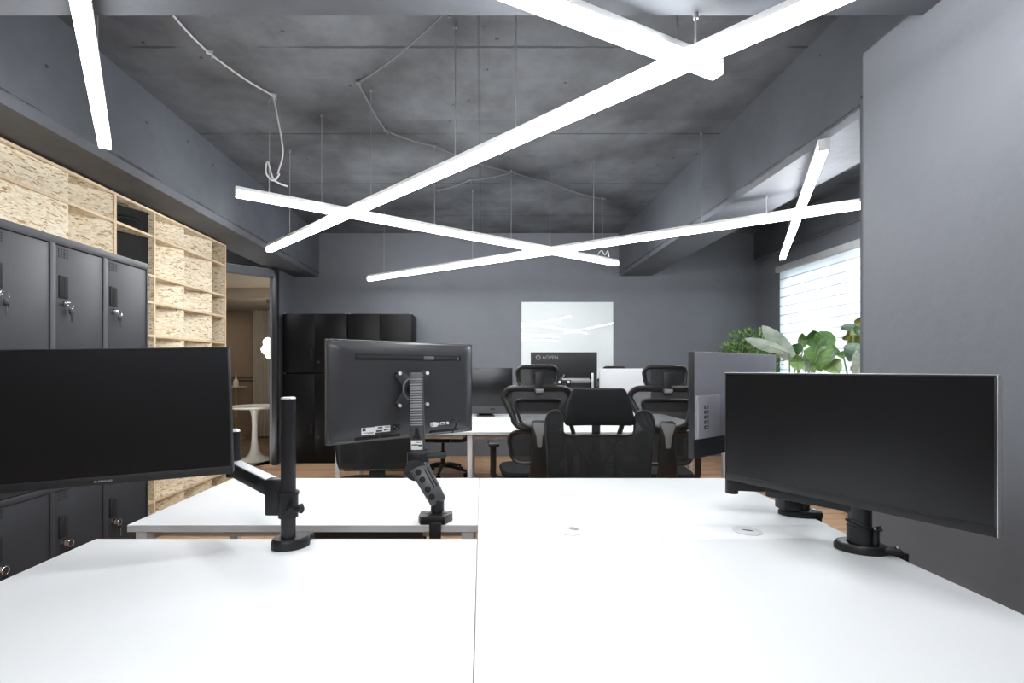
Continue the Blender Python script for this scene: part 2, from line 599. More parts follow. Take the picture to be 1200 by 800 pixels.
def prism(bm, poly, h0, h1, mt=None, bev=0.0):
    """polygon in the local xy plane extruded from z=h0 to h1, placed with matrix mt"""
    t = bmesh.new()
    a = [t.verts.new((p[0], p[1], h0)) for p in poly]
    b = [t.verts.new((p[0], p[1], h1)) for p in poly]
    t.faces.new(a[::-1])
    t.faces.new(b)
    k = len(poly)
    for i in range(k):
        t.faces.new((a[i], a[(i + 1) % k], b[(i + 1) % k], b[i]))
    bmesh.ops.recalc_face_normals(t, faces=t.faces[:])
    if bev:
        es = [e for e in t.edges if abs(e.verts[0].co.z - e.verts[1].co.z) < 1e-7]
        bmesh.ops.bevel(t, geom=es, offset=bev, segments=2, affect='EDGES', profile=0.5)
    if mt is not None:
        t.transform(mt)
    absorb(bm, t)
    return bm


def loft(bm, secs, n=20, e=3.0):
    """stack of superellipse sections: (cx, cy, cz, half_x, half_y)"""
    rings = []
    for cx, cy, cz, hx, hy in secs:
        ring = []
        for j in range(n):
            a = 2 * PI * j / n
            ca, sa = math.cos(a), math.sin(a)
            ring.append(bm.verts.new((cx + hx * math.copysign(abs(ca) ** (2 / e), ca), cy + hy * math.copysign(abs(sa) ** (2 / e), sa), cz)))
        rings.append(ring)
    for a, b in zip(rings, rings[1:]):
        for j in range(n):
            bm.faces.new((a[j], a[(j + 1) % n], b[(j + 1) % n], b[j]))
    bm.faces.new(rings[0][::-1])
    bm.faces.new(rings[-1])
    return bm


def sheet(bm, f, nu, nv, th=0.0):
    """surface f(u, v); th gives it thickness along its normals"""
    t = bmesh.new()
    g = [[t.verts.new(f(i / nu, j / nv)) for j in range(nv + 1)] for i in range(nu + 1)]
    for i in range(nu):
        for j in range(nv):
            t.faces.new((g[i][j], g[i + 1][j], g[i + 1][j + 1], g[i][j + 1]))
    if th:
        t.normal_update()
        bmesh.ops.solidify(t, geom=t.faces[:], thickness=th)
    absorb(bm, t)
    return bm


def rrect(hw, h0, h1, r, n=5, hw2=None):
    """rounded (trapezoid) rectangle outline in (x, z): hw at the top, hw2 at the bottom"""
    hw2 = hw if hw2 is None else hw2
    out = []
    for cx, cz, a0 in ((hw - r, h1 - r, 0), (-(hw - r), h1 - r, 90), (-(hw2 - r), h0 + r, 180), (hw2 - r, h0 + r, 270)):
        for i in range(n + 1):
            a = R(a0 + 90 * i / n)
            out.append((cx + r * math.cos(a), cz + r * math.sin(a)))
    return out


def densify(pts, step):
    out = []
    k = len(pts)
    for i in range(k):
        a, b = Vector(pts[i]), Vector(pts[(i + 1) % k])
        m_ = max(1, int((b - a).length / step))
        for q in range(m_):
            out.append(tuple(a.lerp(b, q / m_)))
    return out


def catmull(pts, sub=6):
    pts = [Vector(p) for p in pts]
    out = []
    k = len(pts)
    for i in range(k - 1):
        p0, p1, p2, p3 = pts[max(i - 1, 0)], pts[i], pts[i + 1], pts[min(i + 2, k - 1)]
        for q in range(sub):
            t = q / sub
            out.append(0.5 * ((2 * p1) + (p2 - p0) * t + (2 * p0 - 5 * p1 + 4 * p2 - p3) * t * t + (3 * p1 - p0 - 3 * p2 + p3) * t ** 3))
    out.append(pts[-1])
    return out


def pmat(o):
    mt = Matrix.Identity(4)
    while o is not None:
        mt = Matrix.LocRotScale(o.location, o.rotation_euler, None) @ mt
        o = o.parent
    return mt


def obj(name, bm, mat, parent=None, W=False, smooth=True, ang=32):
    """link one mesh object; W: coordinates are world coordinates"""
    bmesh.ops.recalc_face_normals(bm, faces=bm.faces[:])
    if W and parent is not None:
        bm.transform(pmat(parent).inverted())
    me = bpy.data.meshes.new(name)
    bm.to_mesh(me)
    bm.free()
    if smooth:
        me.polygons.foreach_set('use_smooth', [True] * len(me.polygons))
        me.set_sharp_from_angle(angle=R(ang))
    me.materials.append(M[mat])
    o = bpy.data.objects.new(name, me)
    C.objects.link(o)
    if parent is not None:
        o.parent = parent
    return o


def tag(o, label, cat, group=None):
    o['label'] = label
    o['category'] = cat
    if group:
        o['group'] = group
    return o


def thing(name, label, cat, loc=(0, 0, 0), rot=(0, 0, 0), group=None):
    o = bpy.data.objects.new(name, None)
    o.empty_display_size = 0.1
    o.location = loc
    o.rotation_euler = rot
    C.objects.link(o)
    return tag(o, label, cat, group)


def struct(name, bm, mat, parent=None, smooth=False):
    o = obj(name, bm, mat, parent, smooth=smooth)
    if parent is None:
        o['kind'] = 'structure'
    return o


def dup(root, loc, rotz, label, group=None):
    r = root.copy()
    C.objects.link(r)
    r.location = loc
    r.rotation_euler = (0, 0, rotz)
    r['label'] = label
    if group:
        r['group'] = group
    for ch in list(root.children):
        c = ch.copy()
        C.objects.link(c)
        c.parent = r
        for g in list(ch.children):
            d = g.copy()
            C.objects.link(d)
            d.parent = c
    return r


def text(name, body, size, mat, parent, loc, rot, depth=0.0006, bold=0.0):
    cu = bpy.data.curves.new(name, 'FONT')
    cu.body = body
    cu.size = size
    cu.extrude = depth
    cu.offset = bold
    cu.materials.append(M[mat])
    tmp = bpy.data.objects.new(name, cu)
    me = bpy.data.meshes.new_from_object(tmp)
    bpy.data.objects.remove(tmp)
    o = bpy.data.objects.new(name, me)
    C.objects.link(o)
    o.parent = parent
    o.location = loc
    o.rotation_euler = rot
    return o


# ================================================================== THE ROOM
CEIL = 3.24
BACK = 6.95
RW = 4.0            # wall with the window
PX = 1.65           # near partition on the right
b = NB(); bx(b, -3.0, RW + 0.2, -3.2, BACK, -0.08, 0.0); struct('floor', b, 'floor')
b = NB(); bx(b, -3.1, RW + 0.2, -3.2, BACK + 0.1, CEIL, CEIL + 0.15); struct('ceiling', b, 'ceiling')
b = NB(); bx(b, -2.73, RW + 0.2, BACK, BACK + 0.12, -0.08, CEIL); struct('wall_back', b, 'wall')
b = NB(); bx(b, -3.0, RW + 0.2, -3.32, -3.2, -0.08, CEIL); struct('wall_front', b, 'wall')
# left wall behind the shelving, the stub beside the doorway
b = NB(); bx(b, -3.12, -3.0, -3.2, 5.2, -0.08, CEIL); struct('wall_left', b, 'wall')
b = NB(); bx(b, -2.83, -2.73, 6.36, BACK, 0, CEIL); struct('wall_left_stub', b, 'wall')
# near right partition and the wall closing the bay behind it
b = NB(); bx(b, PX, 1.93, -3.2, 2.07, 0, 2.64); struct('wall_right_partition', b, 'wall')
b = NB(); bx(b, 1.93, RW + 0.2, 1.9, 2.05, 0, CEIL); struct('wall_right_return', b, 'wall')
b = NB(); bx(b, 1.93, 2.5, 2.05, 2.44, 0, CEIL); struct('column_right', b, 'beam')
# window wall: pieces around the opening
WY0, WY1, WZ0, WZ1 = 3.2, 6.30, 0.92, 2.5
b = NB()
bx(b, RW, RW + 0.2, 1.9, WY0, 0, CEIL)
bx(b, RW, RW + 0.2, WY1, BACK, 0, CEIL)
bx(b, RW, RW + 0.2, WY0, WY1, 0, WZ0)
bx(b, RW, RW + 0.2, WY0, WY1, WZ1, CEIL)
struct('wall_right', b, 'wall')


# beams: left, right and the one across the near end; lower edges carry a narrow chamfer
def beam_section(x0, x1, z0, z1, cl, cr):
    pts = [(x0, z1), (x0, z0 + (cl if cl else 0))]
    if cl:
        pts.append((x0 + cl * 0.6, z0))
    if cr:
        pts.append((x1 - cr * 0.6, z0))
    else:
        pts.append((x1, z0))
    if cr:
        pts.append((x1, z0 + cr))
    pts.append((x1, z1))
    if not cl:
        pts[1] = (x0, z0)
    return pts


ROTX = Matrix(((1, 0, 0, 0), (0, 0, 1, 0), (0, 1, 0, 0), (0, 0, 0, 1)))   # section (x, z) extruded along y
b = NB(); prism(b, beam_section(-2.84, -2.37, 2.60, CEIL, 0, 0.045), 1.79, BACK, ROTX); struct('ceiling_beam_left', b, 'beam')
b = NB(); prism(b, beam_section(1.99, 2.457, 2.615, CEIL, 0.045, 0), 2.44, BACK, ROTX); struct('ceiling_beam_right', b, 'beam')
b = NB(); bx(b, -3.0, RW, 1.32, 1.79, 2.60, CEIL); struct('ceiling_beam_front', b, 'beam')
b = NB(); bx(b, 3.955, RW, 2.05, BACK, 2.84, CEIL); struct('ceiling_beam_window', b, 'beam')

# window
b = NB()
for y0, y1, z0, z1 in ((WY0, WY1, WZ0, WZ0 + .05), (WY0, WY1, WZ1 - .05, WZ1), (WY0, WY0 + .05, WZ0, WZ1), (WY1 - .05, WY1, WZ0, WZ1), (5.20, 5.30, WZ0, WZ1), (4.16, 4.24, WZ0, WZ1)):
    bx(b, RW + .07, RW + .12, y0, y1, z0, z1, 0.004)
wf = struct('window_1', b, 'window_frame')
b = NB(); bx(b, RW + .09, RW + .096, WY0 + .02, WY1 - .02, WZ0 + .02, WZ1 - .02); obj('pane', b, 'glass', wf)
b = NB(); bx(b, RW - .10, RW + .07, WY0 - .02, WY1 + .02, WZ0 - .03, WZ0, 0.004); obj('sill', b, 'window_frame', wf)

# doorway into the lounge: slanted glazed screen
dA, dB = Vector((-2.765, 6.33, 0)), Vector((-3.98, 5.19, 0))
dd_ = (dB - dA).normalized()
b = NB(); bar(b, dA + Vector((0, 0, 2.52)), dB + Vector((0, 0, 2.52)), 0.09, 0.10, 0.003)
dr = struct('door_1', b, 'beam')
b = NB(); bx(b, -2.768, -2.70, 6.29, 6.355, 0, 2.6, 0.003); obj('post', b, 'bezel', dr)
b = NB(); box(b, dA + dd_ * 0.07 + Vector((0, 0, 2.16)), (0.025, 0.03, 0.05), 0.004, (0, 0, R(43))); obj('hinge', b, 'black', dr)
b = NB(); bar(b, dA + Vector((-.05, -.02, 2.94)), dB + Vector((0, 0, 2.94)), 0.06, 0.68); struct('wall_left_bulkhead', b, 'dark')

# the lounge beyond
LX0, LY1, LC = -6.2, 8.96, 2.38
b = NB()
prism(b, [(-2.83, 6.36), (-2.83, LY1), (LX0, LY1), (LX0, 5.2), (-3.98, 5.2)], -0.08, 0.0)
struct('floor_lounge', b, 'lounge_floor')
b = NB()
prism(b, [(-2.83, 6.42), (-2.83, LY1), (LX0, LY1), (LX0, 5.2), (-4.02, 5.2)], LC + 0.14, LC + 0.25)
prism(b, [(-2.83, 7.4), (-2.83, LY1), (LX0, LY1), (LX0, 7.4)], LC - 0.02, LC + 0.14)
struct('ceiling_lounge', b, 'lounge_ceiling')
b = NB(); bx(b, LX0, -2.73, LY1, LY1 + 0.1, 0, 2.7); struct('wall_lounge_back', b, 'lounge_wall')
b = NB(); bx(b, LX0 - 0.1, LX0, 5.2, LY1, 0, 2.7); struct('wall_lounge_left', b, 'lounge_wall')
b = NB(); bx(b, LX0, -3.12, 5.1, 5.2, 0, 2.7); struct('wall_lounge_front', b, 'lounge_wall')
b = NB(); bx(b, -2.83, -2.73, BACK + .12, LY1, 0, 2.7); struct('wall_lounge_right', b, 'lounge_wall')
b = NB()
bx(b, LX0, -4.27, LY1 - .02, LY1, 1.095, 1.12, 0.003); bx(b, LX0, -4.27, LY1 - .02, LY1, 1.03, 1.055, 0.003)
struct('trim_1', b, 'rail')

# ================================================================== DESKS
DZ = 0.742
TH = 0.024


def desk(label, x0, x1, y0, y1, legs, group, tray=None, zt=DZ):
    cx, cy = (x0 + x1) / 2, (y0 + y1) / 2
    t = thing('office_desk', label, 'desk', (cx, cy, 0), group=group)
    b = NB(); bx(b, x0 + .0008, x1 - .0008, y0, y1, zt - 0.004, zt, 0.0012); obj('tabletop', b, 'desk', t, W=True)
    b = NB(); bx(b, x0 + .0008, x1 - .0008, y0 + .0004, y1 - .0004, zt - TH, zt - 0.0042); obj('edge_band', b, 'desk_edge', t, W=True)
    zr = zt - TH
    b = NB()
    bx(b, x0 + .03, x1 - .03, y0 + .10, y0 + .13, zr - .05, zr, 0.002)
    bx(b, x0 + .03, x1 - .03, y1 - .13, y1 - .10, zr - .05, zr, 0.002)
    obj('long_rail', b, 'white_metal', t, W=True)
    for sx in legs:
        lx = (x0 + .035) if sx < 0 else (x1 - .035)
        b = NB(); bx(b, lx - .02, lx + .02, y0 + .02, y1 - .02, zr - .045, zr, 0.002); obj('side_rail', b, 'white_metal', t, W=True)
        for ly in (y0 + .045, y1 - .045):
            b = NB()
            bar(b, (lx, ly, zr), (lx, ly + (0.0), 0.012), 0.045, 0.045, 0.003, up=(0, 1, 0), w2=0.032, h2=0.032)
            bx(b, lx - .025, lx + .025, ly - .025, ly + .025, 0, 0.012, 0.003)
            obj('leg', b, 'white_metal', t, W=True)
    if tray:
        b = NB()
        tx0, tx1, ty0, ty1 = tray
        bx(b, tx0, tx1, ty0, ty1, zr - .115, zr - .105); bx(b, tx0, tx1, ty0, ty0 + .006, zr - .115, zr - .028); bx(b, tx0, tx1, ty1 - .006, ty1, zr - .115, zr - .028)
        bx(b, tx0, tx0 + .02, ty0, ty1, zr - .03, zr); bx(b, tx1 - .02, tx1, ty0, ty1, zr - .03, zr)
        obj('cable_tray', b, 'black_metal', t, W=True)
    return t


XC = -0.015
G1 = 'white desks of the near bench'
desk('white desk nearest the viewer on the locker side, round pole clamped on it', -1.217, XC, 0.80, 1.506, (-1, 1), G1)
desk('white desk nearest the viewer on the partition side, wide screen clamped at its edge', XC, 1.183, 0.80, 1.506, (1,), G1)
desk('white desk behind the open gap, jointed monitor arm clamped on its edge', -1.217, XC, 1.637, 2.336, (-1, 1), G1, tray=(-0.64, -0.215, 1.735, 1.85))
desk('white desk behind the two panels with cable holes, grey-backed monitor at its edge', XC, 1.189, 1.637, 2.336, (1,), G1)


def bridge(label, x0, x1, gx, slit_r, slit_dark):
    t = thing('cable_cover_panel', label, 'cover panel', ((x0 + x1) / 2, 1.5715, 0), group='cable cover panels between the near desks')
    b = NB(); bx(b, x0 + .001, x1 - .001, 1.5075, 1.6355, DZ - .018, DZ - .0003, 0.001); obj('panel', b, 'desk', t, W=True)
    for xa in (x0 + .03, x1 - .055):
        b = NB(); bx(b, xa, xa + .025, 1.510, 1.633, DZ - TH - .016, DZ - .0185); obj('bracket', b, 'white_metal', t, W=True)
    g = NB(); lathe(g, (gx, 1.577, DZ - .0004), [(0.044, 0), (0.044, .0022), (0.041, .0034), (0.0, .0038)], 40); go = obj('cable_grommet', g, 'white_metal', t, W=True)
    # the slot lies off-centre in the disc
    s = NB()
    prism(s, [(0.017 * math.cos(2 * PI * k / 20), slit_r * math.sin(2 * PI * k / 20)) for k in range(20)], 0, 0.0012,
          Matrix.Translation((gx + (0.014 if slit_dark == 'grey' else 0.0), 1.577 + (0.012 if slit_dark == 'grey' else -0.003), DZ + .003)) @ Matrix.Rotation(R(-38 if slit_dark == 'grey' else -22), 4, 'Z'))
    obj('grommet_slot', s, slit_dark, go, W=True)
    return t


bridge('white cable cover panel whose round grommet has a grey slot', XC, 0.573, 0.29, 0.012, 'grey')
bridge('white cable cover panel whose round grommet has a narrow black slit', 0.573, 1.183, 0.875, 0.0045, 'dark')

G2 = 'white desks of the far bench'
fx = (-1.26, -0.14, 0.98, 2.10)
nm = (('white far desk with the office chair half hidden by the jointed-arm monitor in front', 'white far desk carrying the silver-chinned dark computer'),
      ('white far desk in front of the mesh chairs, before the dark monitor back', 'white far desk under the black monitor back with printed name'),
      ('white far desk beside the screen with five ports', 'white far desk carrying the pale aluminium computer'))
for i in range(3):
    for j, (y0, y1) in enumerate(((4.02, 4.80), (4.81, 5.58))):
        desk(nm[i][j], fx[i], fx[i + 1], y0, y1, (-1, 1) if i == 2 else (-1,), G2)


# ================================================================== LINEAR LAMPS
def wire_top(x, y):
    if -2.84 < x < -2.37:
        return 2.60
    if 1.32 < y < 1.79:
        return 2.60
    if 1.99 < x < 2.457 and y > 2.44:
        return 2.615
    return CEIL


def lamp(label, A, B, z, wires, clipped=True):
    A, B = Vector((A[0], A[1], z)), Vector((B[0], B[1], z))
    d = B - A
    Ln = d.length
    ang = math.atan2(d.y, d.x)
    mid = (A + B) / 2
    t = thing('linear_pendant_lamp', label, 'pendant lamp', mid, (0, 0, ang), group='white linear pendant lamps')
    h = Ln / 2
    b = NB(); bx(b, -h + .003, h - .003, -.025, .025, .000, .026, 0.002); obj('housing', b, 'lamp_body', t)
    b = NB(); bx(b, -h + .004, h - .004, -.0245, .0245, -.042, .0, 0.004); obj('diffuser', b, 'lamp_light', t)
    for s in (-1, 1):
        b = NB(); bx(b, s * h - .002, s * h + .002, -.025, .025, -.042, .026, 0.0008); obj('end_cap', b, 'lamp_body', t)
    for wx, wy in wires:
        # nearest point of the lamp's axis
        q = (Vector((wx, wy, z)) - mid).dot(d.normalized())
        p = mid + d.normalized() * q
        top = wire_top(p.x, p.y)
        b = NB(); cyl(b, (q, 0, .055), (q, 0, top - z), 0.0034, n=6)
        cyl(b, (q, 0, .024), (q, 0, .060), 0.006, 0.004, n=8)
        cyl(b, (q, 0, top - z - .02), (q, 0, top - z), 0.009, n=10)
        obj('suspension_wire', b, 'wire', t)
    return t


Z1, Z2 = 2.45, 2.525
L1A, L1B = PZ(315, 290, Z1), PZ(955, 0, Z1)
L1E = L1B + (L1B - L1A).normalized() * 0.75
c1 = [PZ(325, 276, Z1), PZ(418, 231, Z1), PZ(514, 183, Z1), PZ(584, 148, Z1), PZ(800, 45, Z1)]
lamp('long linear pendant lamp running from the locker wall across the whole room', L1A, L1E, Z1, [(p.x, p.y) for p in c1])
L2A, L2B = PZ(276, 223, Z2), PZ(723, 307, Z2)
c2 = [PZ(317, 228, Z2), PZ(381, 238, Z2), PZ(513, 265, Z2), PZ(601, 283, Z2), PZ(709, 303, Z2)]
lamp('linear pendant lamp crossed by two others, looped white cable over one end', L2A, L2B, Z2, [(p.x, p.y) for p in c2])
L3A, L3B = PZ(432, 325, Z1), PZ(1012, 237, Z1)
L3E = L3B + (L3B - L3A).normalized() * 0.4
c3 = [PZ(449, 322, Z1), PZ(552, 306, Z1), PZ(643, 292, Z1), PZ(694, 284, Z1), PZ(821, 265, Z1), PZ(898, 254, Z1)]
lamp('linear pendant lamp passing under the bright concrete beam towards the window', L3A, L3E, Z1, [(p.x, p.y) for p in c3])
L4A, L4B = PZ(640, 0, Z2), PZ(841, 79, Z2)
L4S = L4A + (L4A - L4B).normalized() * 1.2
lamp('linear pendant lamp overhead, its end crossing above the long lamp', L4S, L4B, Z2, [(L4A.x - .55, L4A.y - .25), (PZ(801, 55, Z2).x, PZ(801, 55, Z2).y)])
L5A, L5B = PZ(95, 0, Z1), PZ(123, 165, Z1)
L5S = L5A + (L5A - L5B).normalized() * 1.1
lamp('linear pendant lamp hanging beside the concrete beam above the lockers', L5S, L5B, Z1, [(PZ(117, 112, Z1).x, PZ(117, 112, Z1).y), (L5S.x + .1, L5S.y + .15)])
L6A, L6B = PZ(965, 168, Z2), PZ(917, 300, Z2)
lamp('short linear pendant lamp slanting in front of the window blind', L6A, L6B, Z2, [(PZ(925, 281, Z2).x, PZ(925, 281, Z2).y), (PZ(955, 200, Z2).x, PZ(955, 200, Z2).y)])
lamp('added unseen linear pendant lamp behind the near desks on the entrance side', (-1.9, -1.7), (1.2, -0.9), Z1, [(-1.2, -1.52), (0.6, -1.055)])  # extra lamp out of view, added for light from behind the camera
lamp('added unseen linear pendant lamp close to the wall behind the near desks', (-1.6, -2.6), (1.3, -2.0), Z2, [(-1.0, -2.47), (0.7, -2.12)])  # likewise added out of view, further light from behind the camera


# cables clipped to the slab
def cp(px, py):
    return PZ(px, py, CEIL - .012)


def ceiling_cable(label, pix, mat, drop=None, r=0.006):
    pts = [cp(*p) for p in pix]
    t = thing('ceiling_cable', label, 'cable', pts[0])
    full = []
    for i in range(len(pts) - 1):
        a, c = pts[i], pts[i + 1]
        for q in range(8):
            f = q / 8
            p = a.lerp(c, f)
            p = p + Vector((0, 0, -0.03 * math.sin(PI * f) * min(1, (c - a).length)))
            full.append(p)
    full.append(pts[-1])
    if drop:
        full += catmull([pts[-1]] + [Vector(p) for p in drop], 6)[1:]
    b = NB(); tube(b, full, r, 7); obj('cable', b, mat, t, W=True)
    for p in pts[:-1] + [pts[-1]]:
        b = NB(); box(b, p + Vector((0, 0, .004)), (.035, .022, .02), .004, (0, 0, .5)); cyl(b, p + Vector((.02, 0, .012)), p + Vector((.02, 0, -.03)), .005, n=8)
        obj('clip', b, mat, t, W=True)
    return t


e2 = PZ(317, 220, Z2)
pA = cp(320, 112)
ceiling_cable('white power cable crossing the slab to the lamp above the locker aisle', [(196, 10), (245, 62), (320, 112)], 'cable_white',
              [pA + Vector((.03, 0, -.15)), pA + Vector((.07, .0, -.40)), pA + Vector((.035, 0, -.55)), e2 + Vector((.05, .02, .10)), e2 + Vector((.02, 0, .05)), e2 + Vector((-.03, 0, .10)), e2 + Vector((-.02, 0, .18)), e2 + Vector((.02, .01, .06)), e2 + Vector((.10, .05, .028))])
e3 = PZ(449, 318, Z1)
p452 = cp(452, 153)
ceiling_cable('grey cable running over the slab from the near beam towards the back wall', [(522, 14), (420, 97), (452, 153), (510, 171), (601, 202), (641, 212), (708, 233)], 'cable_grey')
ceiling_cable('short grey cable branching over the slab above the whiteboard', [(599, 202), (550, 211), (513, 223)], 'cable_grey')
e2b = PZ(709, 303, Z2)
t = thing('cable_loop', 'small white cable loop on the lamp end near the bright beam', 'cable', e2b)
b = NB(); tube(b, catmull([e2b + Vector((-.10, -.05, .030)), e2b + Vector((-.05, -.03, .085)), e2b + Vector((.0, .0, .045)), e2b + Vector((.03, .0, .09)), e2b + Vector((.05, .02, .028))], 6), .005, 7)
obj('cable', b, 'cable_white', t, W=True)
t = thing('conduit_pipe', 'thin grey conduit pipe along the edge above the window', 'pipe', (3.94, 4.7, 2.835))
b = NB(); tube(b, [(3.94, 2.4, 2.83), (3.94, BACK - .01, 2.83)], .011, 10); obj('tube', b, 'grey', t, W=True)
for y in (2.9, 3.9, 4.9, 5.9, 6.8):
    b = NB(); bx(b, 3.925, 3.957, y - .012, y + .012, 2.812, 2.85, .003); obj('clip', b, 'grey', t, W=True)

# ================================================================== LOCKERS
LX = -1.53
LT = 1.756
yb = (1.463, 1.705, 1.942, 2.192)
t = thing('steel_locker', 'dark grey steel locker with six doors and hanging keys', 'locker', (LX - .24, 1.83, 0))
b = NB()
bx(b, LX - .46, LX - .018, yb[0], yb[3], 0.02, LT, .003)
obj('body', b, 'locker_frame', t, W=True)
b = NB()
for z0, z1 in ((LT - .03, LT), (.835, .857), (0.0, .035)):
    bx(b, LX - .02, LX, yb[0], yb[3], z0, z1, .0015)
for k, y in enumerate(yb):
    bx(b, LX - .02, LX - .0002, (y if k == 0 else y - .011), (y if k == 3 else y + .011), .03, LT - .01, .0015)
obj('front_frame', b, 'locker_frame', t, W=True)
for k in range(3):
    for (z0, z1, hz, lz, pz) in ((.859, LT - .032, 1.575, 1.515, 1.70), (.037, .833, .702, .642, .815)):
        y0, y1 = yb[k] + .013, yb[k + 1] - .013
        b = NB(); bx(b, LX - .022, LX - .003, y0, y1, z0, z1, .002); d = obj('door', b, 'locker', t, W=True)
        hy = y0 + .030
        b = NB()
        bx(b, LX - .0035, LX + .001, hy - .019, hy + .019, hz - .041, hz + .041, .0015)
        obj('handle', b, 'dark', d, W=True)
        b = NB(); bx(b, LX + .0005, LX + .0016, hy + .000, hy + .015, hz - .035, hz + .035); obj('handle_recess', b, 'dark', d, W=True)
        b = NB()
        for gy in range(4):
            for gz in range(4):
                cyl(b, (LX - .004, hy - .018 + gy * .012, pz - .015 + gz * .009), (LX - .0022, hy - .018 + gy * .012, pz - .015 + gz * .009), .0031, n=8)
        obj('vent_holes', b, 'dark', d, W=True)
        b = NB(); cyl(b, (LX - .004, hy, lz), (LX + .008, hy, lz), .0115, .010, 20); box(b, (LX + .010, hy, lz), (.006, .004, .014), .001); obj('lock', b, 'chrome', d, W=True)
        b = NB()
        tube(b, [(LX + .016, hy + .012 + .012 * math.cos(a * PI / 8), lz - .006 + .013 * math.sin(a * PI / 8)) for a in range(16)], .0013, 6, True)
        sw = random.uniform(-.006, .006)
        bar(b, (LX + .014, hy + .016, lz - .034), (LX + .014, hy + .018 + sw, lz - .066), .007, .0025)
        obj('key', b, 'chrome', d, W=True)
        b = NB(); box(b, (LX + .014, hy + .016, lz - .026), (.006, .019, .024), .003); obj('key_fob', b, 'black', d, W=True)

# ================================================================== STRAND BOARD SHELVING
SX = -2.73
SZ = 2.577
t = thing('strand_board_shelf', 'tall strand board shelving wall with slanted back panels and pale edges', 'shelf', (-2.86, 3.3, 0))
shelf_z = [2.577, 2.369, 2.043, 1.822, 1.545, 1.27, 0.99, 0.68, 0.42, 0.171, 0.02]
ybay = (1.3, 2.2, 3.146, 3.555, 3.98, 4.39, 4.84, 5.08)
for y in (1.3, 2.2, 3.155, 3.555, 3.98, 5.08):
    b = NB(); bx(b, SX - .25, SX - (.010 if y == 3.155 else 0), y - .011, y + .011, 0.0, SZ + .009, .001); obj('upright', b, 'osb', t, W=True)
    if y == 3.155:
        continue
    b = NB(); bx(b, SX - .001, SX + .0035, y - .011, y + .011, 0.0, SZ + .009); obj('upright_edge', b, 'osb_edge', t, W=True)
for z in shelf_z:
    b = NB(); bx(b, SX - .25, SX - .0005, 1.31, 5.07, z - .009, z + .009, .001); obj('shelf_board', b, 'osb', t, W=True)
    b = NB(); bx(b, SX - .001, SX + .003, 1.31, 5.07, z - .009, z + .009); obj('shelf_edge', b, 'osb_edge', t, W=True)
for y0, y1, d0, d1 in ((1.31, 2.19, .10, .012), (2.21, 3.146, .06, .006), (3.166, 3.545, .235, .008), (3.99, 4.39, .235, .008), (4.39, 4.84, .235, .008)):
    b = NB()
    prism(b, [(SX - d0, y0), (SX - d1, y1), (SX - d1 - .012, y1 + .003), (SX - d0 - .012, y0 + .003)], 0.03, SZ - .01)
    obj('back_panel', b, 'osb', t, W=True)
b = NB(); prism(b, [(SX - .236, 3.566), (SX - .045, 3.969), (SX - .055, 3.969), (SX - .249, 3.58)], .03, SZ - .01); obj('dark_backing', b, 'backing', t, W=True)
b = NB(); bx(b, SX - .249, SX - .235, 4.85, 5.069, .03, SZ - .01); obj('back_panel', b, 'osb', t, W=True)
# black bag lying on the top shelf
bag = thing('duffel_bag', 'low rounded black bag on the top shelf under the concrete beam', 'bag', (SX - .088, 3.735, 2.3785), (0, 0, R(-25)))
b = NB(); loft(b, [(0, 0, 0.0, .050, .125), (0, 0, .012, .058, .14), (0, .01, .05, .057, .138), (0, .03, .080, .05, .115), (0, .04, .098, .035, .07), (0, .04, .103, .01, .02)], 28, 2.6); obj('body', b, 'fabric', bag)
b = NB(); tube(b, catmull([(.050, -.07, .05), (.062, -.02, .062), (.062, .05, .062), (.050, .10, .05)], 5), .006, 6); obj('handle', b, 'black', bag)

# ================================================================== CABINETS AT THE BACK WALL
def cabinet(label, x0, x1, z0, z1, lock):
    yF, yR = 6.40, 6.92
    t = thing('storage_cabinet', label, 'cabinet', ((x0 + x1) / 2, (yF + yR) / 2, z0), group='black metal cabinets at the back wall')
    b = NB(); bx(b, x0 + .002, x1 - .002, yF + .02, yR, z0, z1, .004); obj('body', b, 'cabinet', t, W=True)
    xm = (x0 + x1) / 2
    for k, (a, c) in enumerate(((x0 + .006, xm - .002), (xm + .002, x1 - .006))):
        b = NB(); bx(b, a, c, yF, yF + .02, z0 + .012, z1 - .012, .003); d = obj('door', b, 'cabinet', t, W=True)
        if k == 1:
            b = NB(); cyl(b, (a + .05, yF, (z0 + z1) / 2 - .25), (a + .05, yF - .012, (z0 + z1) / 2 - .25), .014, .012, 16); obj('lock', b, 'dark_grey', d, W=True)
        else:
            b = NB(); bx(b, c - .05, c - .032, yF - .016, yF + .001, (z0 + z1) / 2 - .2, (z0 + z1) / 2 - .08, .004); obj('handle', b, 'black', d, W=True)
    b = NB()
    for x in (x0 + .02, x1 - .02):
        cyl(b, (x, yF + .03, z1), (x, yF + .03, z1 + .004), .010, n=12)
    obj('corner_stud', b, 'bolt', t, W=True)
    return t


cabinet('black floor cabinet beside the doorway, under another black cabinet', -2.675, -1.81, 0.0, 1.206, 1)
cabinet('black upper cabinet beside the doorway with a small round lock', -2.675, -1.81, 1.212, 2.008, 1)
cabinet('black floor cabinet hidden behind the jointed-arm monitor', -1.80, -.945, 0.0, 1.206, 1)
cabinet('black upper cabinet rising above the jointed-arm monitor', -1.80, -.945, 1.212, 2.008, 1)

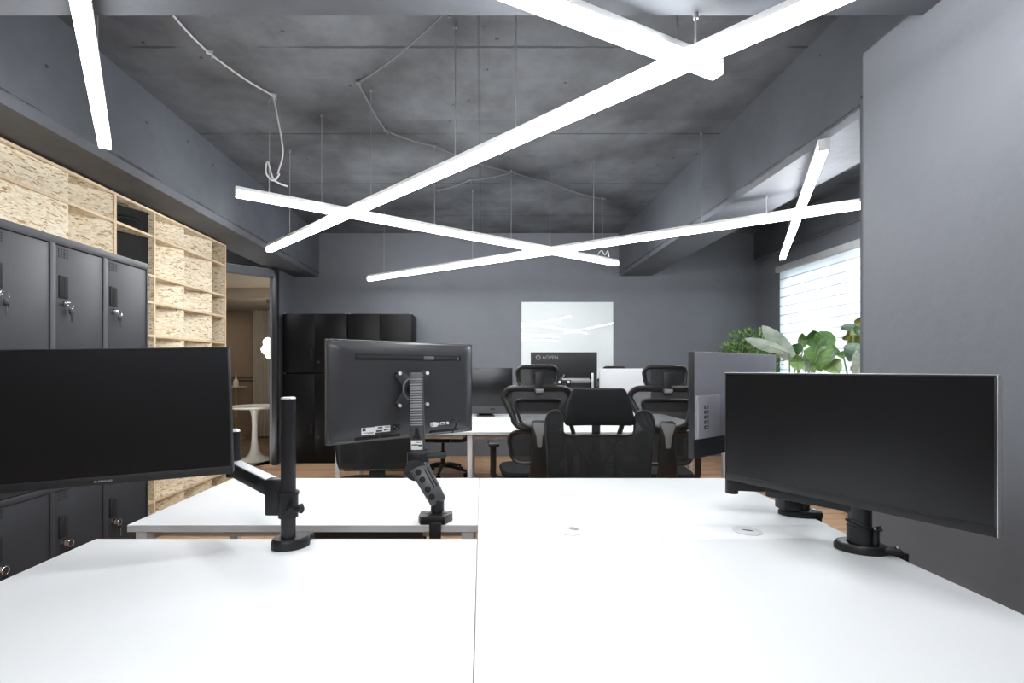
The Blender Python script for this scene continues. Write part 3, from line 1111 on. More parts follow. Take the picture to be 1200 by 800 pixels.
# glass whiteboard
t = thing('glass_whiteboard', 'white glossy glass board on the grey back wall reflecting lamps', 'whiteboard', (1.235, BACK - .02, 1.62))
b = NB(); bx(b, .571, 1.90, BACK - .022, BACK - .012, 1.02, 2.236, .001); obj('panel', b, 'board', t, W=True)
for x in (.64, 1.83):
    for z in (1.1, 2.16):
        b = NB(); cyl(b, (x, BACK - .012, z), (x, BACK, z), .02, n=14); obj('standoff', b, 'silver', t, W=True)

# ================================================================== BLIND
t = thing('zebra_blind', 'white striped roller blind drawn over the bright window', 'blind', (3.93, 4.75, 2.55))
b = NB(); bx(b, 3.885, 3.998, 3.1, 6.34, 2.535, 2.615, .008); obj('head_rail', b, 'blind_rail', t, W=True)
b = NB(); bx(b, 3.925, 3.927, 3.13, 6.30, 1.0, 2.54); obj('cloth', b, 'blind', t, W=True)
b = NB(); bx(b, 3.915, 3.937, 3.13, 6.30, .975, 1.0, .004); obj('bottom_rail', b, 'blind_rail', t, W=True)


# ================================================================== MONITORS
def rounded_panel(bm, W_, H_, y0, y1, r=0.006, bev=0.002):
    prism(bm, rrect(W_ / 2, -H_ / 2, H_ / 2, r), y0, y1, ROTX, bev)
    return bm


def monitor(label, center, yaw, W_, H_, roll=0.0, chin=0.022, T=0.022, frame='bezel', shell='back_black', bulge=0.03, group=None):
    """screen faces local -y; centre of the panel at the origin"""
    t = thing('computer_monitor', label, 'monitor', center, (0, roll, yaw), group=group)
    b = NB(); rounded_panel(b, W_, H_, -0.002, T, .005, .002); obj('casing', b, shell, t)
    b = NB()
    hw, hh = W_ / 2, H_ / 2
    m_ = .004
    bx(b, -hw, hw, -.008, -.002, -hh, -hh + chin, .001)
    bx(b, -hw, hw, -.008, -.002, hh - m_, hh, .001)
    bx(b, -hw, -hw + m_, -.008, -.002, -hh, hh, .001)
    bx(b, hw - m_, hw, -.008, -.002, -hh, hh, .001)
    obj('bezel', b, frame, t)
    b = NB(); bx(b, -hw + m_, hw - m_, -.006, -.002, -hh + chin, hh - m_); obj('screen', b, 'screen', t)
    if bulge:
        b = NB()
        t2 = bmesh.new()
        prism(t2, rrect(hw * .93, -hh * .90, hh * .90, .02), 0, 0.001, None)
        t2.free()
        rings = []
        for f, y in ((0.985, T - .001), (0.95, T + bulge * .45), (0.84, T + bulge * .85), (0.7, T + bulge)):
            ring = [b.verts.new((x, y, z)) for x, z in rrect(hw * f, -hh * f, hh * f, .02 * f + .004)]
            rings.append(ring)
        k = len(rings[0])
        for a, c in zip(rings, rings[1:]):
            for j in range(k):
                b.faces.new((a[j], a[(j + 1) % k], c[(j + 1) % k], c[j]))
        b.faces.new(rings[-1]); b.faces.new(rings[0][::-1])
        obj('back_shell', b, shell, t)
    return t


# A: near-left screen, seen from the front
mA = monitor('large blank monitor facing the viewer in front of the lockers', (-1.012, 1.275, 1.151), R(18), .615, .362, roll=R(1.6) * -1)
b = NB()
for i in range(9):
    bx(b, -.021 + i * .0046, -.0178 + i * .0046, -.0088, -.0078, -.1735, -.1685 if i not in (1, 6) else -.170)
obj('logo_print', b, 'logo', mA)
# B: near-right screen
mB = monitor('wide blank monitor with silver edges beside the grey partition', (1.002, 1.362, 1.081), R(-60.8), .655, .365)
b = NB(); hw, hh = .655 / 2, .365 / 2
bx(b, hw - .0002, hw + .0025, -.008, .016, -hh, hh, .0008); bx(b, -hw, hw, -.008, .016, hh - .0002, hh + .002, .0008)
obj('silver_trim', b, 'silver', mB)

# C: centre-left monitor, its back to the viewer, on the jointed arm
mC = monitor('black monitor seen from behind on a ribbed jointed arm', (-.297, 1.855, 1.196), R(218.3), .63, .37, T=.012, bulge=.018)
S = -1.0      # local x runs the other way when seen from behind
W2, H2 = .315, .185


def cbox(bm, t0, t1, v0, v1, y0, y1, bev=0.0):
    """box on the back of monitor C: t across as seen from behind (0..1), v down (0..1)"""
    bx(bm, W2 - t0 * .63, W2 - t1 * .63, y0, y1, H2 - v0 * .37, H2 - v1 * .37, bev)


yb_ = .0295
b = NB(); cbox(b, .15, .885, .135, .195, yb_ - .003, yb_ + .0015, .0012); obj('light_bar_recess', b, 'dark', mC)
b = NB(); cbox(b, .165, .865, .155, .19, yb_, yb_ + .0022, .0008); obj('light_bar', b, 'bezel', mC)
b = NB(); cbox(b, .60, .675, .15, .188, yb_ + .001, yb_ + .0032, .0006); cbox(b, .855, .865, .152, .186, yb_ + .001, yb_ + .0032); obj('light_bar_clip', b, 'grey', mC)
b = NB(); cbox(b, .19, .275, .855, .925, yb_ - .002, yb_ + .0006); cbox(b, .275, .37, .85, .91, yb_ - .002, yb_ + .0006); obj('rating_label', b, 'label', mC)
b = NB()
for t0, t1, v0, v1 in ((.195, .215, .858, .888), (.205, .265, .903, .908), (.29, .32, .858, .872), (.335, .365, .860, .866), (.28, .318, .888, .906), (.33, .345, .886, .900), (.352, .366, .884, .894), (.23, .262, .912, .916)):
    cbox(b, t0, t1, v0, v1, yb_ + .0005, yb_ + .0011)
obj('label_print', b, 'ink', mC)
b = NB(); cbox(b, .385, .435, .845, .90, yb_ - .004, yb_ + .0008, .001); obj('power_socket', b, 'dark', mC)
b = NB()
for t0, v0 in ((.395, .86), (.41, .878), (.423, .86)):
    cbox(b, t0, t0 + .006, v0, v0 + .014, yb_, yb_ + .0018)
obj('socket_pin', b, 'grey', mC)
b = NB(); cbox(b, .645, .685, .855, .90, yb_, yb_ + .02, .003); obj('video_plug', b, 'label', mC)
b = NB()
cbox(b, .70, .71, .862, .892, yb_, yb_ + .008, .001); cbox(b, .722, .762, .862, .888, yb_, yb_ + .004, .001); cbox(b, .77, .782, .862, .888, yb_, yb_ + .008, .001)
obj('video_socket', b, 'bolt', mC)
b = NB(); cbox(b, .725, .76, .868, .882, yb_ + .003, yb_ + .005); cbox(b, .86, .875, .86, .872, yb_ - .001, yb_ + .001); obj('socket_hole', b, 'dark', mC)
b = NB(); x_ = W2 - .81 * .63
tube(b, catmull([(x_ + .02, yb_, H2 - .875 * .37), (x_ + .005, yb_ + .02, H2 - .84 * .37), (x_ - .012, yb_ + .022, H2 - .86 * .37), (x_ - .01, yb_ + .012, H2 - .93 * .37), (x_ + .0, yb_ + .004, H2 - .99 * .37)], 6), .0035, 8)
obj('cable', b, 'black', mC)
b = NB(); cbox(b, .155, .30, .945, .975, yb_ - .012, yb_ - .004, .001); cbox(b, .31, .44, .945, .975, yb_ - .012, yb_ - .004, .001); cbox(b, .65, .87, .945, .972, yb_ - .012, yb_ - .004, .001)
obj('vent', b, 'dark', mC)

# D: grey-backed monitor
mD = monitor('grey-backed monitor with a column of five square ports by the window', (1.064, 1.9985, 1.141), R(36.6 + 180), .70, .40, T=.012, shell='back_grey', bulge=0)
W3, H3 = .35, .20


def dbox(bm, t0, t1, v0, v1, y0, y1, bev=0.0):
    bx(bm, W3 - t0 * .70, W3 - t1 * .70, y0, y1, H3 - v0 * .40, H3 - v1 * .40, bev)


b = NB(); dbox(b, .004, .96, .41, .82, .011, .020, .002); obj('back_block', b, 'back_grey', mD)
b = NB(); dbox(b, .006, .235, .415, .81, .0195, .0265, .002); obj('port_cover', b, 'back_box', mD)
for i in range(5):
    v = .505 + i * .0475
    b = NB()
    dbox(b, .064, .106, v, v + .031, .0262, .0275, .0006)
    o = obj('port', b, 'dark', mD)
    b = NB(); dbox(b, .073, .098, v + .008, v + .024, .0272, .0280); obj('port_inside', b, 'back_box', o)
b = NB(); dbox(b, .0, 1.0, .82, 1.0, .0115, .0135, .001); obj('shaded_lower_panel', b, 'bezel', mD)  # charcoal puts the shade of the slanted underside into the colour
b = NB(); bx(b, W3 - .0003, W3 + .004, -.010, .0125, -H3, H3, .001); obj('side_edge', b, 'bezel', mD)

# far bench: dark all-in-one seen from the front
t = thing('desktop_computer', 'dark all-in-one computer with grey chin facing the viewer', 'computer', (.04, 5.32, DZ))
b = NB(); prism(b, rrect(.30, .03, .54, .008), -.006, .03, ROTX, .003); obj('casing', b, 'dark_grey', t)
b = NB(); bx(b, -.296, .296, -.009, -.006, .115, .537, .001); obj('screen', b, 'screen', t)
b = NB(); bx(b, -.10, .10, -.06, .14, 0, .008, .003); bar(b, (0, .09, .005), (0, .03, .22), .16, .01, .002); obj('stand', b, 'dark_grey', t)
b = NB(); bx(b, .05, .10, -.0085, -.006, .075, .088); obj('camera_bump', b, 'dark', t)
# far bench: pale aluminium all-in-one, back to the viewer
t = thing('desktop_computer', 'pale aluminium computer seen from behind between the mesh chairs', 'computer', (1.50, 5.02, DZ))
b = NB(); prism(b, rrect(.268, .06, .532, .010), -.012, .012, ROTX, .004); obj('casing', b, 'aluminium', t)
b = NB(); bx(b, -.262, .262, .0115, .0135, .13, .527); obj('screen', b, 'screen', t)
b = NB(); bx(b, -.09, .09, -.11, .06, 0, .008, .003); bar(b, (0, -.10, .006), (0, -.012, .24), .16, .010, .002); obj('stand', b, 'aluminium', t)
# far bench: flat black monitor back with printed name
mE = monitor('black monitor back with a printed name in front of the whiteboard', (.830, 4.86, 1.255), R(180), .672, .37, T=.016, shell='bezel', bulge=0)
text('brand_lettering', 'AOPEN', .050, 'logo', mE, (.222, .0165, .115), (R(90), 0, R(180)), bold=.0004)
b = NB(); tube(b, [(.262 + .020 * math.cos(2 * PI * k / 24), .0168, .132 + .020 * math.sin(2 * PI * k / 24)) for k in range(24)], .0042, 6, True); bx(b, .256, .268, .0158, .018, .104, .116); obj('brand_emblem', b, 'logo', mE)
b = NB(); bx(b, -.33, .33, .014, .03, -.18, -.075, .004); obj('lower_block', b, 'back_black', mE)


# ================================================================== MONITOR ARMS
def oval(bm, c, a, b_, h, rot=0.0, n=32, top=0.8):
    """elongated oval clamp base"""
    t = bmesh.new()
    rings = []
    for f, z in ((1, 0), (1, h * .55), (.93, h * .9), (.86, h)):
        rings.append([t.verts.new((a * f * math.cos(2 * PI * k / n), b_ * f * math.sin(2 * PI * k / n), z)) for k in range(n)])
    for p, q in zip(rings, rings[1:]):
        for k in range(n):
            t.faces.new((p[k], p[(k + 1) % n], q[(k + 1) % n], q[k]))
    t.faces.new(rings[0][::-1]); t.faces.new(rings[-1])
    t.transform(Matrix.Translation(Vector(c)) @ Matrix.Rotation(rot, 4, 'Z'))
    absorb(bm, t)


# A: tall round pole
aA = thing('monitor_arm', 'tall black round pole arm clamped to the near desk edge', 'monitor arm', (-.584, 1.44, DZ))
b = NB(); oval(b, (-.578, 1.443, DZ), .056, .043, .030, R(30)); obj('clamp_base', b, 'black', aA, W=True)
b = NB(); bx(b, -.575, -.533, 1.455, 1.515, DZ, DZ + .022, .004); bx(b, -.575, -.533, 1.507, 1.522, DZ - .12, DZ + .015, .003); bx(b, -.575, -.533, 1.45, 1.52, DZ - .125, DZ - .112, .003); cyl(b, (-.554, 1.47, DZ - .112), (-.554, 1.47, DZ - TH), .010); obj('clamp_jaw', b, 'black', aA, W=True)
b = NB(); cyl(b, (-.584, 1.44, DZ + .02), (-.584, 1.44, 1.188), .0215, n=36); obj('pole', b, 'black_metal', aA, W=True)
b = NB(); cyl(b, (-.584, 1.44, 1.187), (-.584, 1.44, 1.192), .0225, .020, n=36); obj('pole_cap', b, 'silver', aA, W=True)
b = NB(); cyl(b, (-.584, 1.44, .832), (-.584, 1.44, .905), .0285, n=36); cyl(b, (-.584, 1.44, .90), (-.584, 1.44, .908), .031, n=36); obj('collar', b, 'black', aA, W=True)
b = NB(); cyl(b, (-.570, 1.414, .862), (-.558, 1.392, .862), .010, n=14); bar(b, (-.568, 1.40, .862), (-.525, 1.405, .873), .012, .02, .003); cyl(b, (-.545, 1.40, .868), (-.525, 1.39, .868), .009, .011, 12); obj('clamp_knob', b, 'black', aA, W=True)
pj = Vector((-.635, 1.465, .89)); pe = Vector((-.885, 1.70, .905))
b = NB(); bx(b, -.655, -.60, 1.435, 1.475, .835, .945, .006); obj('hinge_block', b, 'black', aA, W=True)
b = NB(); bar(b, pj + Vector((0, 0, .02)), pe + Vector((0, 0, .02)), .042, .048, .006); obj('lower_arm', b, 'black', aA, W=True)
b = NB(); bar(b, pj + Vector((-.01, .01, .0455)), pe + Vector((0, 0, .0455)), .036, .004, .001); obj('arm_cover', b, 'aluminium', aA, W=True)
b = NB(); cyl(b, pe + Vector((0, 0, -.01)), pe + Vector((0, 0, .15)), .024, n=24); obj('elbow_joint', b, 'black', aA, W=True)
b = NB(); cyl(b, pe + Vector((0, 0, .15)), pe + Vector((0, 0, .158)), .024, .015, n=24); obj('elbow_cap', b, 'silver', aA, W=True)
nA = Vector((-math.sin(R(18)), math.cos(R(18)), 0))
vA = Vector((-1.012, 1.275, 1.151)) + nA * .053
b = NB(); bar(b, pe + Vector((0, 0, .10)), vA + nA * .05 + Vector((0, 0, -.02)), .04, .045, .006); obj('upper_arm', b, 'black', aA, W=True)
b = NB(); box(b, vA + nA * .005, (.115, .012, .115), .003, (0, 0, R(18))); bar(b, vA + nA * .008, vA + nA * .06, .05, .06, .006); obj('mount_head', b, 'black', aA, W=True)

# B: post arm behind the near-right monitor
aB = thing('monitor_arm', 'short black post arm on the desk edge beneath the wide silver-edged monitor', 'monitor arm', (1.115, 1.41, DZ))
b = NB(); oval(b, (1.118, 1.412, DZ), .066, .048, .024, R(-20)); obj('clamp_base', b, 'black', aB, W=True)
b = NB(); bar(b, (1.135, 1.40, DZ + .012), (1.200, 1.365, DZ + .012), .04, .016, .004); bx(b, 1.187, 1.203, 1.345, 1.39, DZ - .11, DZ + .015, .003); bx(b, 1.12, 1.2, 1.345, 1.39, DZ - .12, DZ - .107, .003); cyl(b, (1.14, 1.37, DZ - .107), (1.14, 1.37, DZ - TH), .009)
obj('clamp_jaw', b, 'black', aB, W=True)
b = NB(); cyl(b, (1.19, 1.37, DZ + .018), (1.19, 1.37, DZ + .028), .006, n=12); obj('clamp_screw', b, 'chrome', aB, W=True)
b = NB(); cyl(b, (1.115, 1.41, DZ + .02), (1.115, 1.41, 1.09), .0285, n=32); obj('pole', b, 'black_metal', aB, W=True)
b = NB(); cyl(b, (1.115, 1.41, DZ + .022), (1.115, 1.41, .815), .032, .033, n=32); tube(b, [(1.115 + .031 * math.cos(2 * PI * k / 28), 1.41 + .031 * math.sin(2 * PI * k / 28), .818 - .012 * math.cos(2 * PI * k / 28)) for k in range(28)], .005, 8, True); obj('sleeve', b, 'black', aB, W=True)
b = NB(); box(b, (1.138, 1.381, .79), (.020, .014, .05), .004, (0, 0, R(30))); cyl(b, (1.142, 1.385, .812), (1.152, 1.377, .818), .008, n=12); obj('clamp_knob', b, 'black_metal', aB, W=True)
b = NB(); bar(b, (1.115, 1.41, .873), (.955, 1.60, .873), .045, .040, .006); obj('lower_arm', b, 'black', aB, W=True)
nB = Vector((.873, .489, 0)); vB = Vector((1.002, 1.362, 1.081)) + nB * .053
b = NB(); box(b, vB + nB * .004, (.115, .012, .115), .003, (0, 0, R(-60.8))); bar(b, vB, vB + nB * .065, .05, .05, .006); obj('mount_head', b, 'black', aB, W=True)

# D: arm of the grey-backed monitor
aD = thing('monitor_arm', 'black clamp arm under the grey-backed monitor on the desk edge', 'monitor arm', (1.17, 1.75, DZ))
b = NB(); oval(b, (1.165, 1.75, DZ), .072, .045, .022, R(-15)); obj('clamp_base', b, 'black', aD, W=True)
b = NB(); bar(b, (1.18, 1.745, DZ + .012), (1.225, 1.725, DZ + .012), .036, .014, .003); bx(b, 1.198, 1.218, 1.71, 1.75, DZ - .11, DZ + .012, .003); bx(b, 1.13, 1.21, 1.71, 1.75, DZ - .12, DZ - .107, .003); cyl(b, (1.15, 1.73, DZ - .107), (1.15, 1.73, DZ - TH), .009)
obj('clamp_jaw', b, 'black', aD, W=True)
b = NB(); cyl(b, (1.205, 1.735, DZ + .016), (1.205, 1.735, DZ + .026), .006, n=12); obj('clamp_screw', b, 'chrome', aD, W=True)
b = NB(); cyl(b, (1.175, 1.752, DZ + .02), (1.175, 1.752, .96), .022, n=28); obj('pole', b, 'black_metal', aD, W=True)
b = NB(); bx(b, 1.085, 1.150, 1.715, 1.775, .765, .865, .006); obj('hinge_block', b, 'black', aD, W=True)
b = NB(); cyl(b, (1.175, 1.752, .80), (1.175, 1.752, .87), .029, n=28); cyl(b, (1.20, 1.735, .83), (1.215, 1.728, .83), .010, n=12); obj('collar', b, 'black', aD, W=True)
b = NB(); bar(b, (1.12, 1.765, .846), (.935, 1.80, .846), .045, .048, .006); obj('lower_arm', b, 'black', aD, W=True)
b = NB(); bar(b, (1.10, 1.755, .874), (.945, 1.795, .874), .03, .004, .001); obj('arm_cover', b, 'dark_grey', aD, W=True)
nD = Vector((math.sin(R(36.6)), -math.cos(R(36.6)), 0)); vD = Vector((1.074, 1.9985, 1.141)) + nD * .022
b = NB(); cyl(b, (.94, 1.80, .81), (.94, 1.80, 1.10), .022, n=24); obj('elbow_joint', b, 'black', aD, W=True)
b = NB(); bar(b, (.94, 1.80, 1.07), vD + nD * .04 + Vector((0, 0, -.05)), .04, .045, .006); obj('upper_arm', b, 'black', aD, W=True)
b = NB(); box(b, vD + nD * .004, (.115, .012, .115), .003, (0, 0, R(36.6))); bar(b, vD + Vector((0, 0, -.03)), vD + nD * .06 + Vector((0, 0, -.04)), .05, .06, .006); obj('mount_head', b, 'black', aD, W=True)

# C: jointed arm of the centre-left monitor
aC = thing('monitor_arm', 'black jointed arm with a ribbed upper link and white label', 'monitor arm', (-.16, 1.69, DZ))
b = NB(); prism(b, [(-.058, -.02), (-.05, -.036), (.035, -.036), (.058, .008), (.056, .034), (-.056, .034)], 0, .030, Matrix.Translation((-.162, 1.672, DZ)), .004); obj('clamp_base', b, 'black', aC, W=True)
b = NB(); box(b, (-.185, 1.68, DZ + .031), (.03, .018, .004), .001, (0, 0, .4)); box(b, (-.135, 1.68, DZ + .031), (.034, .018, .004), .001, (0, 0, -.3)); obj('base_plate', b, 'grey', aC, W=True)
b = NB(); bx(b, -.180, -.140, 1.622, 1.636, DZ - .16, DZ + .012, .003); bx(b, -.18, -.14, 1.625, 1.70, DZ - .165, DZ - .15, .003); cyl(b, (-.16, 1.675, DZ - .15), (-.16, 1.675, DZ - TH), .010); obj('clamp_jaw', b, 'black', aC, W=True)
b = NB(); cyl(b, (-.158, 1.69, DZ + .025), (-.158, 1.69, DZ + .075), .024, n=24); obj('post', b, 'black', aC, W=True)
l0, l1 = Vector((-.152, 1.69, .802)), Vector((-.228, 1.725, .925))
b = NB(); bar(b, l0, l1, .058, .052, .008, up=(0, -1, .3), w2=.070, h2=.060); obj('lower_arm', b, 'arm_grey', aC, W=True)
ld = (l1 - l0).normalized()
lx = ld.cross(Vector((0, -1, .3))).normalized()
lz = lx.cross(ld).normalized()
b = NB()
for f, o_ in ((.86, -.016), (.66, -.012), (.40, -.020), (.20, -.018)):
    p = l0.lerp(l1, f)
    side = 1 if lx.x < 0 else -1
    q = p + lz * .0285 + lx * side * .010
    cyl(b, q - lz * .006, q + lz * .0015, .011, n=18)
obj('arm_hole', b, 'dark', aC, W=True)
b = NB()
for o_ in (.010, .020):
    side = -1 if lx.x < 0 else 1
    bar(b, l0.lerp(l1, .35) + lz * .0275 + lx * side * (o_ + .004), l0.lerp(l1, .85) + lz * .0292 + lx * side * (o_ + .004), .004, .003)
obj('arm_slot', b, 'dark', aC, W=True)
b = NB(); cyl(b, (-.236, 1.70, .915), (-.236, 1.76, .925), .040, n=28); box(b, (-.232, 1.733, .955), (.075, .06, .06), .012); obj('elbow_joint', b, 'black', aC, W=True)
b = NB(); box(b, (-.178, 1.722, .963), (.10, .03, .018), .005, (0, R(-4), 0)); obj('stop_plate', b, 'bezel', aC, W=True)
u0, u1 = Vector((-.2345, 1.742, .968)), Vector((-.244, 1.772, 1.262))
b = NB(); bar(b, u0, u1, .053, .040, .006, up=(0, -1, 0), w2=.047, h2=.034); ua = obj('upper_arm', b, 'arm_grey', aC, W=True)
ud = (u1 - u0).normalized()
b = NB()
for i in range(19):
    f = .36 + i * .031
    p = u0.lerp(u1, f) + Vector((0, -.0215 + .003 * f, 0))
    box(b, p, (.046 - .003 * f, .006, .0042), .001, (R(-6), R(-1.8), 0))
obj('rib', b, 'rib', ua, W=True)
b = NB()
p = u0.lerp(u1, .115) + Vector((0, -.0215, 0)); box(b, p, (.041, .0015, .034), .0004, (R(-6), R(-1.8), 0)); obj('label', b, 'label', ua, W=True)
b = NB(); box(b, p + Vector((-.006, -.001, .001)), (.025, .001, .004)); box(b, p + Vector((.013, -.001, -.001)), (.013, .001, .006)); box(b, p + Vector((.006, -.001, .010)), (.018, .001, .002)); obj('label_print', b, 'ink', ua, W=True)
b = NB()
p = u0.lerp(u1, .235) + Vector((0, -.0215, 0)); prism(b, [(-.014, -.012), (.014, -.012), (.006, .006), (.005, .026), (-.005, .026), (-.006, .006)], 0, .006, Matrix.Translation(p) @ Matrix.Rotation(R(90), 4, 'X')); obj('cable_clip', b, 'dark', ua, W=True)
nC = Vector((math.sin(R(38.3)), -math.cos(R(38.3)), 0))
vC = Vector((-.297, 1.855, 1.196)) + nC * .031 + Vector((.004, .0035, .004))
xC = Vector((math.cos(R(38.3)), math.sin(R(38.3)), 0))
mt = Matrix(((xC.x, 0, nC.x, vC.x), (xC.y, 0, nC.y, vC.y), (0, 1, 0, vC.z), (0, 0, 0, 1)))
star = []
for k in range(4):
    a = R(45 + 90 * k)
    for da, r_ in ((-R(38), .040), (-R(10), .088), (R(10), .088), (R(38), .040)):
        star.append((r_ * math.cos(a + da), r_ * math.sin(a + da)))
b = NB(); prism(b, star, .010, .016, mt, .001); obj('mount_plate', b, 'dark_grey', aC, W=True)
b = NB(); tube(b, [mt @ Vector((.042 * math.cos(2 * PI * k / 28), .042 * math.sin(2 * PI * k / 28), .018)) for k in range(28)], .004, 8, True); obj('mount_ring', b, 'grey', aC, W=True)
b = NB(); cyl(b, mt @ Vector((0, 0, .014)), mt @ Vector((0, 0, .05)), .027, n=24); bar(b, mt @ Vector((0, 0, .04)), u1 + Vector((0, 0, -.05)), .03, .035, .005); obj('swivel_head', b, 'black', aC, W=True)
for sx in (-1, 1):
    for sz in (-1, 1):
        b = NB(); cyl(b, mt @ Vector((sx * .06, sz * .06, -.002)), mt @ Vector((sx * .06, sz * .06, .020)), .0065, n=12); obj('spacer', b, 'black', aC, W=True)
        b = NB(); cyl(b, mt @ Vector((sx * .06, sz * .06, .019)), mt @ Vector((sx * .06, sz * .06, .027)), .0064, n=16); obj('bolt', b, 'bolt', aC, W=True)

# E: arm of the far black monitor
aE = thing('monitor_arm', 'silver-fronted pole arm behind the headrest on the far bench', 'monitor arm', (1.098, 4.74, DZ))
b = NB(); bx(b, 1.055, 1.14, 4.70, 4.79, DZ, DZ + .025, .005); obj('clamp_base', b, 'black', aE, W=True)
b = NB(); cyl(b, (1.098, 4.745, DZ + .02), (1.098, 4.745, 1.235), .035, n=24); obj('pole', b, 'black', aE, W=True)
b = NB(); bx(b, 1.080, 1.100, 4.706, 4.716, .95, 1.23, .002); obj('pole_strip', b, 'silver', aE, W=True)
b = NB(); cyl(b, (1.098, 4.745, 1.153), (.80, 4.775, 1.153), .024, n=18); obj('lower_arm', b, 'grey', aE, W=True)
b = NB(); box(b, (.80, 4.80, 1.15), (.06, .06, .06), .006); bar(b, (.80, 4.80, 1.15), (.83, 4.835, 1.20), .05, .05, .004); obj('mount_head', b, 'black', aE, W=True)
# second arm head with two bright screws in front of it
aF = thing('monitor_arm', 'black arm head with two bright screws beside the far pole', 'monitor arm', (.88, 4.62, DZ))
b = NB(); bx(b, .84, .92, 4.58, 4.66, DZ, DZ + .022, .005); obj('clamp_base', b, 'black', aF, W=True)
b = NB(); bar(b, (.88, 4.62, DZ + .02), (.86, 4.58, .98), .05, .05, .006); obj('lower_arm', b, 'black', aF, W=True)
b = NB(); bar(b, (.86, 4.58, .965), (.79, 4.62, 1.13), .05, .045, .006); obj('upper_arm', b, 'black', aF, W=True)
b = NB(); box(b, (.785, 4.60, 1.13), (.14, .012, .07), .004); obj('mount_head', b, 'black', aF, W=True)
for dx in (-.04, .045):
    b = NB(); cyl(b, (.785 + dx, 4.594, 1.145), (.785 + dx, 4.585, 1.145), .013, n=14); obj('bolt', b, 'bolt', aF, W=True)


# ================================================================== CHAIRS
def base_parts(t, arm_h, arm_x, arm_y, pad=(.085, .24)):
    b = NB(); cyl(b, (0, 0, .10), (0, 0, .30), .028, n=20); cyl(b, (0, 0, .28), (0, 0, .43), .018, n=16); obj('gas_column', b, 'frame_black', t)
    for k in range(5):
        a = 2 * PI * k / 5 + .3
        c_, s_ = math.cos(a), math.sin(a)
        b = NB(); tube(b, [(0, 0, .12), (c_ * .12, s_ * .12, .115), (c_ * .30, s_ * .30, .075)], [.028, .024, .015], 8); o = obj('base_leg', b, 'frame_black', t)
        b = NB()
        for q in (-1, 1):
            wc = Vector((c_ * .305 - s_ * .014 * q, s_ * .305 + c_ * .014 * q, .027))
            ax = Vector((-s_, c_, 0)) * .010
            cyl(b, wc - ax, wc + ax, .027, n=18)
        cyl(b, (c_ * .305, s_ * .305, .03), (c_ * .305, s_ * .305, .085), .008, n=8)
        obj('caster', b, 'black', o)
    b = NB(); box(b, (0, 0, .425), (.20, .24, .045), .012); obj('tilt_mechanism', b, 'frame_black', t)
    for s in (-1, 1):
        b = NB()
        pts = catmull([(s * .08, 0, .415), (s * .22, 0, .415), (s * (arm_x - .005), 0, .45), (s * arm_x, -.01, .54), (s * arm_x, -.01, arm_h - .02)], 5)
        tube(b, pts, .016, 8, flat=(1.5, .8)); obj('arm_support', b, 'frame_black', t)
        b = NB(); box(b, (s * arm_x, arm_y, arm_h), (pad[0], pad[1], .028), .011); obj('armrest', b, 'black', t)


def curve_y(x, y0, k):
    return y0 + k * x * x


def ring_pts(outline, y0, k, step=.03):
    return [(x, curve_y(x, y0, k), z) for x, z in densify(outline, step)]


def fill(bm, outline, y0, k, th=.004):
    """netting stretched inside an outline: strips across from the left to the right edge"""
    t = bmesh.new()
    zs = [z for _, z in outline]
    z0, z1 = min(zs), max(zs)
    nz, nx = 22, 12
    rows = []
    o = densify(outline, .006)
    for i in range(nz + 1):
        z = z0 + (z1 - z0) * (.004 + .992 * i / nz)
        xs = []
        for (xa, za), (xb, zb) in zip(o, o[1:] + o[:1]):
            if (za - z) * (zb - z) <= 0 and za != zb:
                xs.append(xa + (xb - xa) * (z - za) / (zb - za))
        if len(xs) < 2:
            continue
        a, c = min(xs), max(xs)
        rows.append([t.verts.new((a + (c - a) * j / nx, curve_y(a + (c - a) * j / nx, y0, k), z)) for j in range(nx + 1)])
    for p, q in zip(rows, rows[1:]):
        for j in range(nx):
            t.faces.new((p[j], p[j + 1], q[j + 1], q[j]))
    t.normal_update()
    bmesh.ops.solidify(t, geom=t.faces[:], thickness=th)
    absorb(bm, t)


